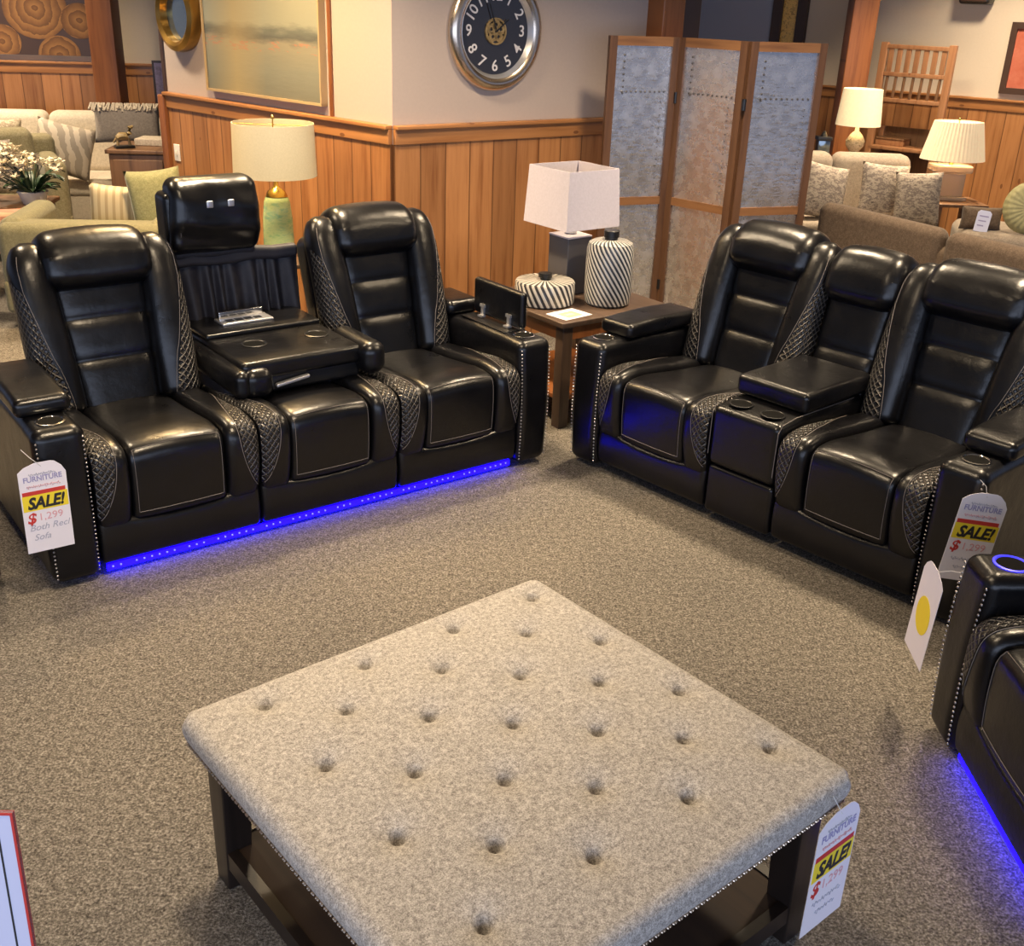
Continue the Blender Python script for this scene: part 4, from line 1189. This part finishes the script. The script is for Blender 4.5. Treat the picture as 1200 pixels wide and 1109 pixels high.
MB().rbox(-.14, .14, -.09, .09, 0, .03, .006, 2, 2).rbox(-.11, .11, -.07, .07, .03, .21, .012, 3, 3).rbox(-.15, .15, -.10, .10, .21, .27, .02, 3, 2).build('lamp_base', 'glass_warm', lb)
MB().lathe([(.02, .26), (.012, .30), (.010, .33)], 14).build('neck', 'brass', lb)
n_ = 48
def plt(s, t):
    a = 2 * PI * t; r = .245 - .062 * s + .003 * math.cos(a * n_); return Vector((r * math.cos(a), r * .8 * math.sin(a), .305 + .285 * s))
mm = MB().grid(plt, 6, 192, wrap=True); mm.grid(lambda s, t: plt(s, t) * .985 + Vector((0, 0, .005)), 6, 192, wrap=True)
mm.build('lamp_shade', 'shade_lit', lb)
MB().tube([(-.17, 0, .575), (.17, 0, .575)], .002, 5).tube([(0, 0, .32), (0, 0, .60)], .004, 6).lathe([(0, .595), (.01, .60), (.008, .615), (0, .62)], 10).build('finial', 'brass', lb)

bn = thing('upholstered_bench', 'taupe upholstered bench behind the brown sofa at the right edge', 'bench', (2.86, 6.98, 0), -.25)
MB().rbox(0, 1.0, 0, .62, .46, .66, .06, 4, 5).build('seat', 'taupe_up', bn)
MB().rbox(.02, .98, .02, .60, .12, .47, .03, 3, 3).build('base', 'taupe_up', bn)
for x in (.05, .89):
    for y in (.05, .51): MB().rbox(x, x + .06, y, y + .06, 0, .13, .004, 2, 1).build('foot', 'darkframe', bn)
pillow('dark brown pillow lying behind the blue price tag on the taupe bench', .26, .15, .11, 'brown_up', (3.02, 7.12, .655), -.2, -.1)
pc = thing('price_tag', 'small pale blue price tag standing before the dark pillow on the bench', 'price tag', (2.99, 7.03, .66), -.1, rot=(-.12, .12, -.1))
cd = MB().prism([(-.045, 0), (.045, 0), (.045, .12), (.03, .135), (-.03, .135), (-.045, .12)], -.001, .001).build('card', 'signface', pc, smooth=False)
pm2 = MB()
for k in range(3): pm2.box(-.03, .03 - .01 * k, -.0018, -.001, .095 - .03 * k, .103 - .03 * k)
pm2.build('printed_line', 'blueink', cd, smooth=False)
yd = thing('round_cushion', 'round pale gold pleated cushion standing at the right edge', 'pillow', (3.26, 6.98, .664), -.1, rot=(-.12, 0, -.1))
def disc(side):
    def f(s, t):
        a = 2 * PI * t; r = .165 * s; return Vector((r * math.cos(a), side * (.045 * math.sqrt(max(0, 1 - s ** 4)) + .003 * math.cos(24 * a) * s), .165 + r * math.sin(a)))
    return f
dm = MB().grid(disc(-1), 10, 96, wrap=True); dm.grid(disc(1), 10, 96, wrap=True); dm.build('cover', 'yellowround', yd)
MB().lathe([(0, .006), (.014, .003), (.016, -.003), (0, -.004)], 14, Matrix.Translation((0, -.048, .165)) @ RX).build('button', 'yellowround', yd)

rk = thing('slatted_rack', 'tall light wooden rack with upright slats and shelves against the far right wall', 'shelf', (3.10, 10.12, 0), AFR)
RWd, RH = .66, 1.715
for x in (0, RWd - .06): MB().rbox(x, x + .06, 0, .05, 0, RH if x > 0 else RH, .005, 2, 1).build('post', 'rack_wood', rk)
for x in (.005, RWd - .055): MB().rbox(x, x + .05, .25, .30, 0, 1.0, .005, 2, 1).build('rear_post', 'rack_wood', rk)
for z in (RH - .05, 1.44, 1.225): MB().rbox(.05, RWd - .05, .005, .045, z, z + .035, .004, 2, 1).build('rail', 'rack_wood', rk)
for k in range(7):
    x = .075 + k * .078
    MB().rbox(x, x + .045, .012, .030, 1.475, RH - .02, .004, 2, 1).build('slat', 'rack_wood', rk)
    MB().rbox(x + .008, x + .032, .012, .030, 1.26, 1.44, .004, 2, 1, deform=lambda p, x=x: Vector((p.x + .03 * (p.z - 1.35), p.y, p.z))).build('slat', 'chest', rk)
for z in (.82, .45, .12): MB().rbox(.03, RWd - .03, .0, .30, z, z + .03, .004, 2, 2).build('shelf_board', 'rack_wood', rk)
MB().rbox(.04, RWd - .04, .285, .30, .12, 1.0, .003, 1, 1).build('back_board', 'chest', rk)
bk = thing('wooden_box', 'flat light wooden box on the upper shelf of the slatted rack', 'box', (3.20, 10.16, .85), AFR)
MB().rbox(0, .26, 0, .16, 0, .05, .004, 2, 1).build('body', 'rack_wood', bk); MB().rbox(-.004, .264, -.004, .164, .05, .065, .004, 2, 1).build('lid', 'chest', bk)
struct(MB().rbox(2.78, 3.0, 10.0, 10.2, 0, 2.9, .01, 2, 2).build('trim_9', 'pine_post'))
rp = wall_thing('framed_print', 'red print in a dark wide frame on the right end of the far right wall', 'picture', FR, AFR, 1.55, 1.345)
fm2 = MB(); fm2.box(0, .62, -.04, 0, 0, .05); fm2.box(0, .62, -.04, 0, .52, .57); fm2.box(0, .05, -.04, 0, .05, .52); fm2.box(.57, .62, -.04, 0, .05, .52); fm2.build('frame', 'darkframe', rp, smooth=False)
MB().box(.05, .57, -.02, 0, .05, .52).build('print', 'redpic', rp, smooth=False)
gb = wall_thing('wall_board', 'plain blue-grey board on the far wall above the folding screen', 'wall panel', FR, AFR, -1.80, 1.45)
MB().rbox(0, 1.10, -.03, 0, 0, 1.2, .006, 2, 1).build('board', 'bluegrey', gb)
ab = wall_thing('amber_panel', 'tall dark-framed panel of mottled amber glass beside the blue-grey board', 'wall panel', FR, AFR, -.70, 1.30)
f3 = MB(); f3.box(0, .10, -.05, 0, 0, 1.3); f3.box(.26, .36, -.05, 0, 0, 1.3); f3.box(.10, .26, -.05, 0, 0, .08); f3.box(.10, .26, -.05, 0, 1.22, 1.3); f3.build('frame', 'darkframe', ab, smooth=False)
MB().box(.10, .26, -.02, 0, .08, 1.22).build('glass', 'amber', ab, smooth=False)
wf = wall_thing('wall_speaker', 'small dark wall fixture at the top edge above the slatted rack', 'wall fixture', FR, AFR, 1.10, 2.04)  # plain dark fixture, kind not known
MB().rbox(0, .26, -.16, 0, 0, .18, .03, 3, 2).build('housing', 'black', wf); MB().rbox(.02, .24, -.17, -.155, .02, .16, .01, 2, 1).build('front_plate', 'darkframe', wf)

# ---- standing sign at the lower left corner
sg = thing('sign_stand', 'white red-edged sign on a floor stand at the lower left corner', 'sign', (-.757, 1.29, 0), .0)
sgx = Matrix.Translation((0, 0, .75)) @ Matrix.Rotation(-.10, 4, 'X') @ Matrix.Rotation(-.03, 4, 'Y')
sf = MB().box(-.28, 0, -.003, .003, -.38, 0, sgx).build('sign_panel', 'signface', sg, smooth=False)
b1 = MB()
for (a, b, c, d) in ((-.28, 0, -.004, 0), (-.28, 0, -.38, -.376), (-.004, 0, -.376, -.004), (-.28, -.276, -.376, -.004)): b1.box(a, b, -.0045, .004, c, d, sgx)
b1.build('red_edge', 'red', sf, smooth=False)
b2 = MB()
for (a, b, c, d) in ((-.254, -.026, -.029, -.026), (-.254, -.026, -.354, -.351), (-.029, -.026, -.351, -.029), (-.254, -.251, -.351, -.029)): b2.box(a, b, -.0038, -.003, c, d, sgx)
b2.build('inner_line', 'ink', sf, smooth=False)
MB().tube([(-.14, .045, .0), (-.14, .012, .60)], .010, 10).build('pole', 'black', sg)
MB().lathe([(0, 0), (.13, 0), (.13, .01), (.02, .02), (0, .02)], 30, Matrix.Translation((-.14, .045, 0))).build('stand_base', 'black', sg)

# ---- dark furniture end beside the left sofa
dc = thing('dark_footstool', 'dark red-brown wooden footstool cut off by the left edge beside the sofa arm', 'footstool', (-2.02, 3.02, 0), .5)
MB().rbox(0, .32, 0, .30, .06, .16, .012, 3, 2).build('base', 'darkframe', dc)
MB().rbox(.02, .30, .02, .28, .16, .40, .02, 3, 2).build('body', 'chest', dc)
for x in (.02, .26):
    for y in (.02, .24): MB().rbox(x, x + .04, y, y + .04, 0, .07, .003, 1, 1).build('foot', 'darkframe', dc)

# ---------------------------------------------------------------- light
w = bpy.data.worlds.new('world'); S.world = w; w.use_nodes = True
w.node_tree.nodes['Background'].inputs[0].default_value = (.55, .66, 1., 1); w.node_tree.nodes['Background'].inputs[1].default_value = .35
def area(name, loc, rot, sx_, sy_, power, color):
    l = bpy.data.lights.new(name, 'AREA'); l.shape = 'RECTANGLE'; l.size = sx_; l.size_y = sy_; l.energy = power; l.color = color
    o = bpy.data.objects.new(name, l); COL.objects.link(o); o.location = loc; o.rotation_euler = rot; return o
area('shop_window_light', (.8, -3.3, 1.42), (math.radians(90), 0, 0), 11, 2.7, 260, (.66, .76, 1.))
WARM = (1., .78, .52)
k = 0
for (x, y, e) in ((-2.6, 4.6, 34), (-.9, 4.9, 50), (.9, 5.3, 40), (1.9, 3.9, 46), (-.6, 2.6, 34), (2.6, 6.3, 30), (-3.2, 7.2, 44), (-4.6, 9.0, 50), (2.4, 8.6, 40), (3.6, 9.0, 44), (-1.6, .9, 14), (4.4, 3.5, 26), (-1.75, 5.75, 62)):
    f = thing('ceiling_downlight', 'round recessed ceiling downlight', 'lamp', (x, y, 2.9), group='ceiling downlights')
    MB().lathe([(.10, -.001), (.10, -.012), (.085, -.018), (.08, -.006), (.08, -.001)], 28, close=False).build('trim_ring', 'white_plastic', f)
    MB().lathe([(0, -.004), (.08, -.004), (.08, -.001), (0, -.001)], 28).build('lens', 'fixture', f)
    l = bpy.data.lights.new('downlight', 'AREA'); l.shape = 'DISK'; l.size = .30; l.energy = e; l.color = WARM if e < 60 else (1., .66, .30); l.spread = math.radians(122)
    o = bpy.data.objects.new('downlight', l); COL.objects.link(o); o.location = (x, y, 2.87)
def bulb(loc, e, r=.04, color=(1., .70, .38)):
    l = bpy.data.lights.new('bulb', 'POINT'); l.energy = e; l.shadow_soft_size = r; l.color = color
    o = bpy.data.objects.new('bulb', l); COL.objects.link(o); o.location = loc
bulb((3.35, 8.66, 1.06), 5); bulb((2.80, 9.42, 1.22), 4)

S.view_settings.view_transform = 'Standard'; S.view_settings.look = 'None'; S.view_settings.gamma = 1
S.view_settings.exposure = .22
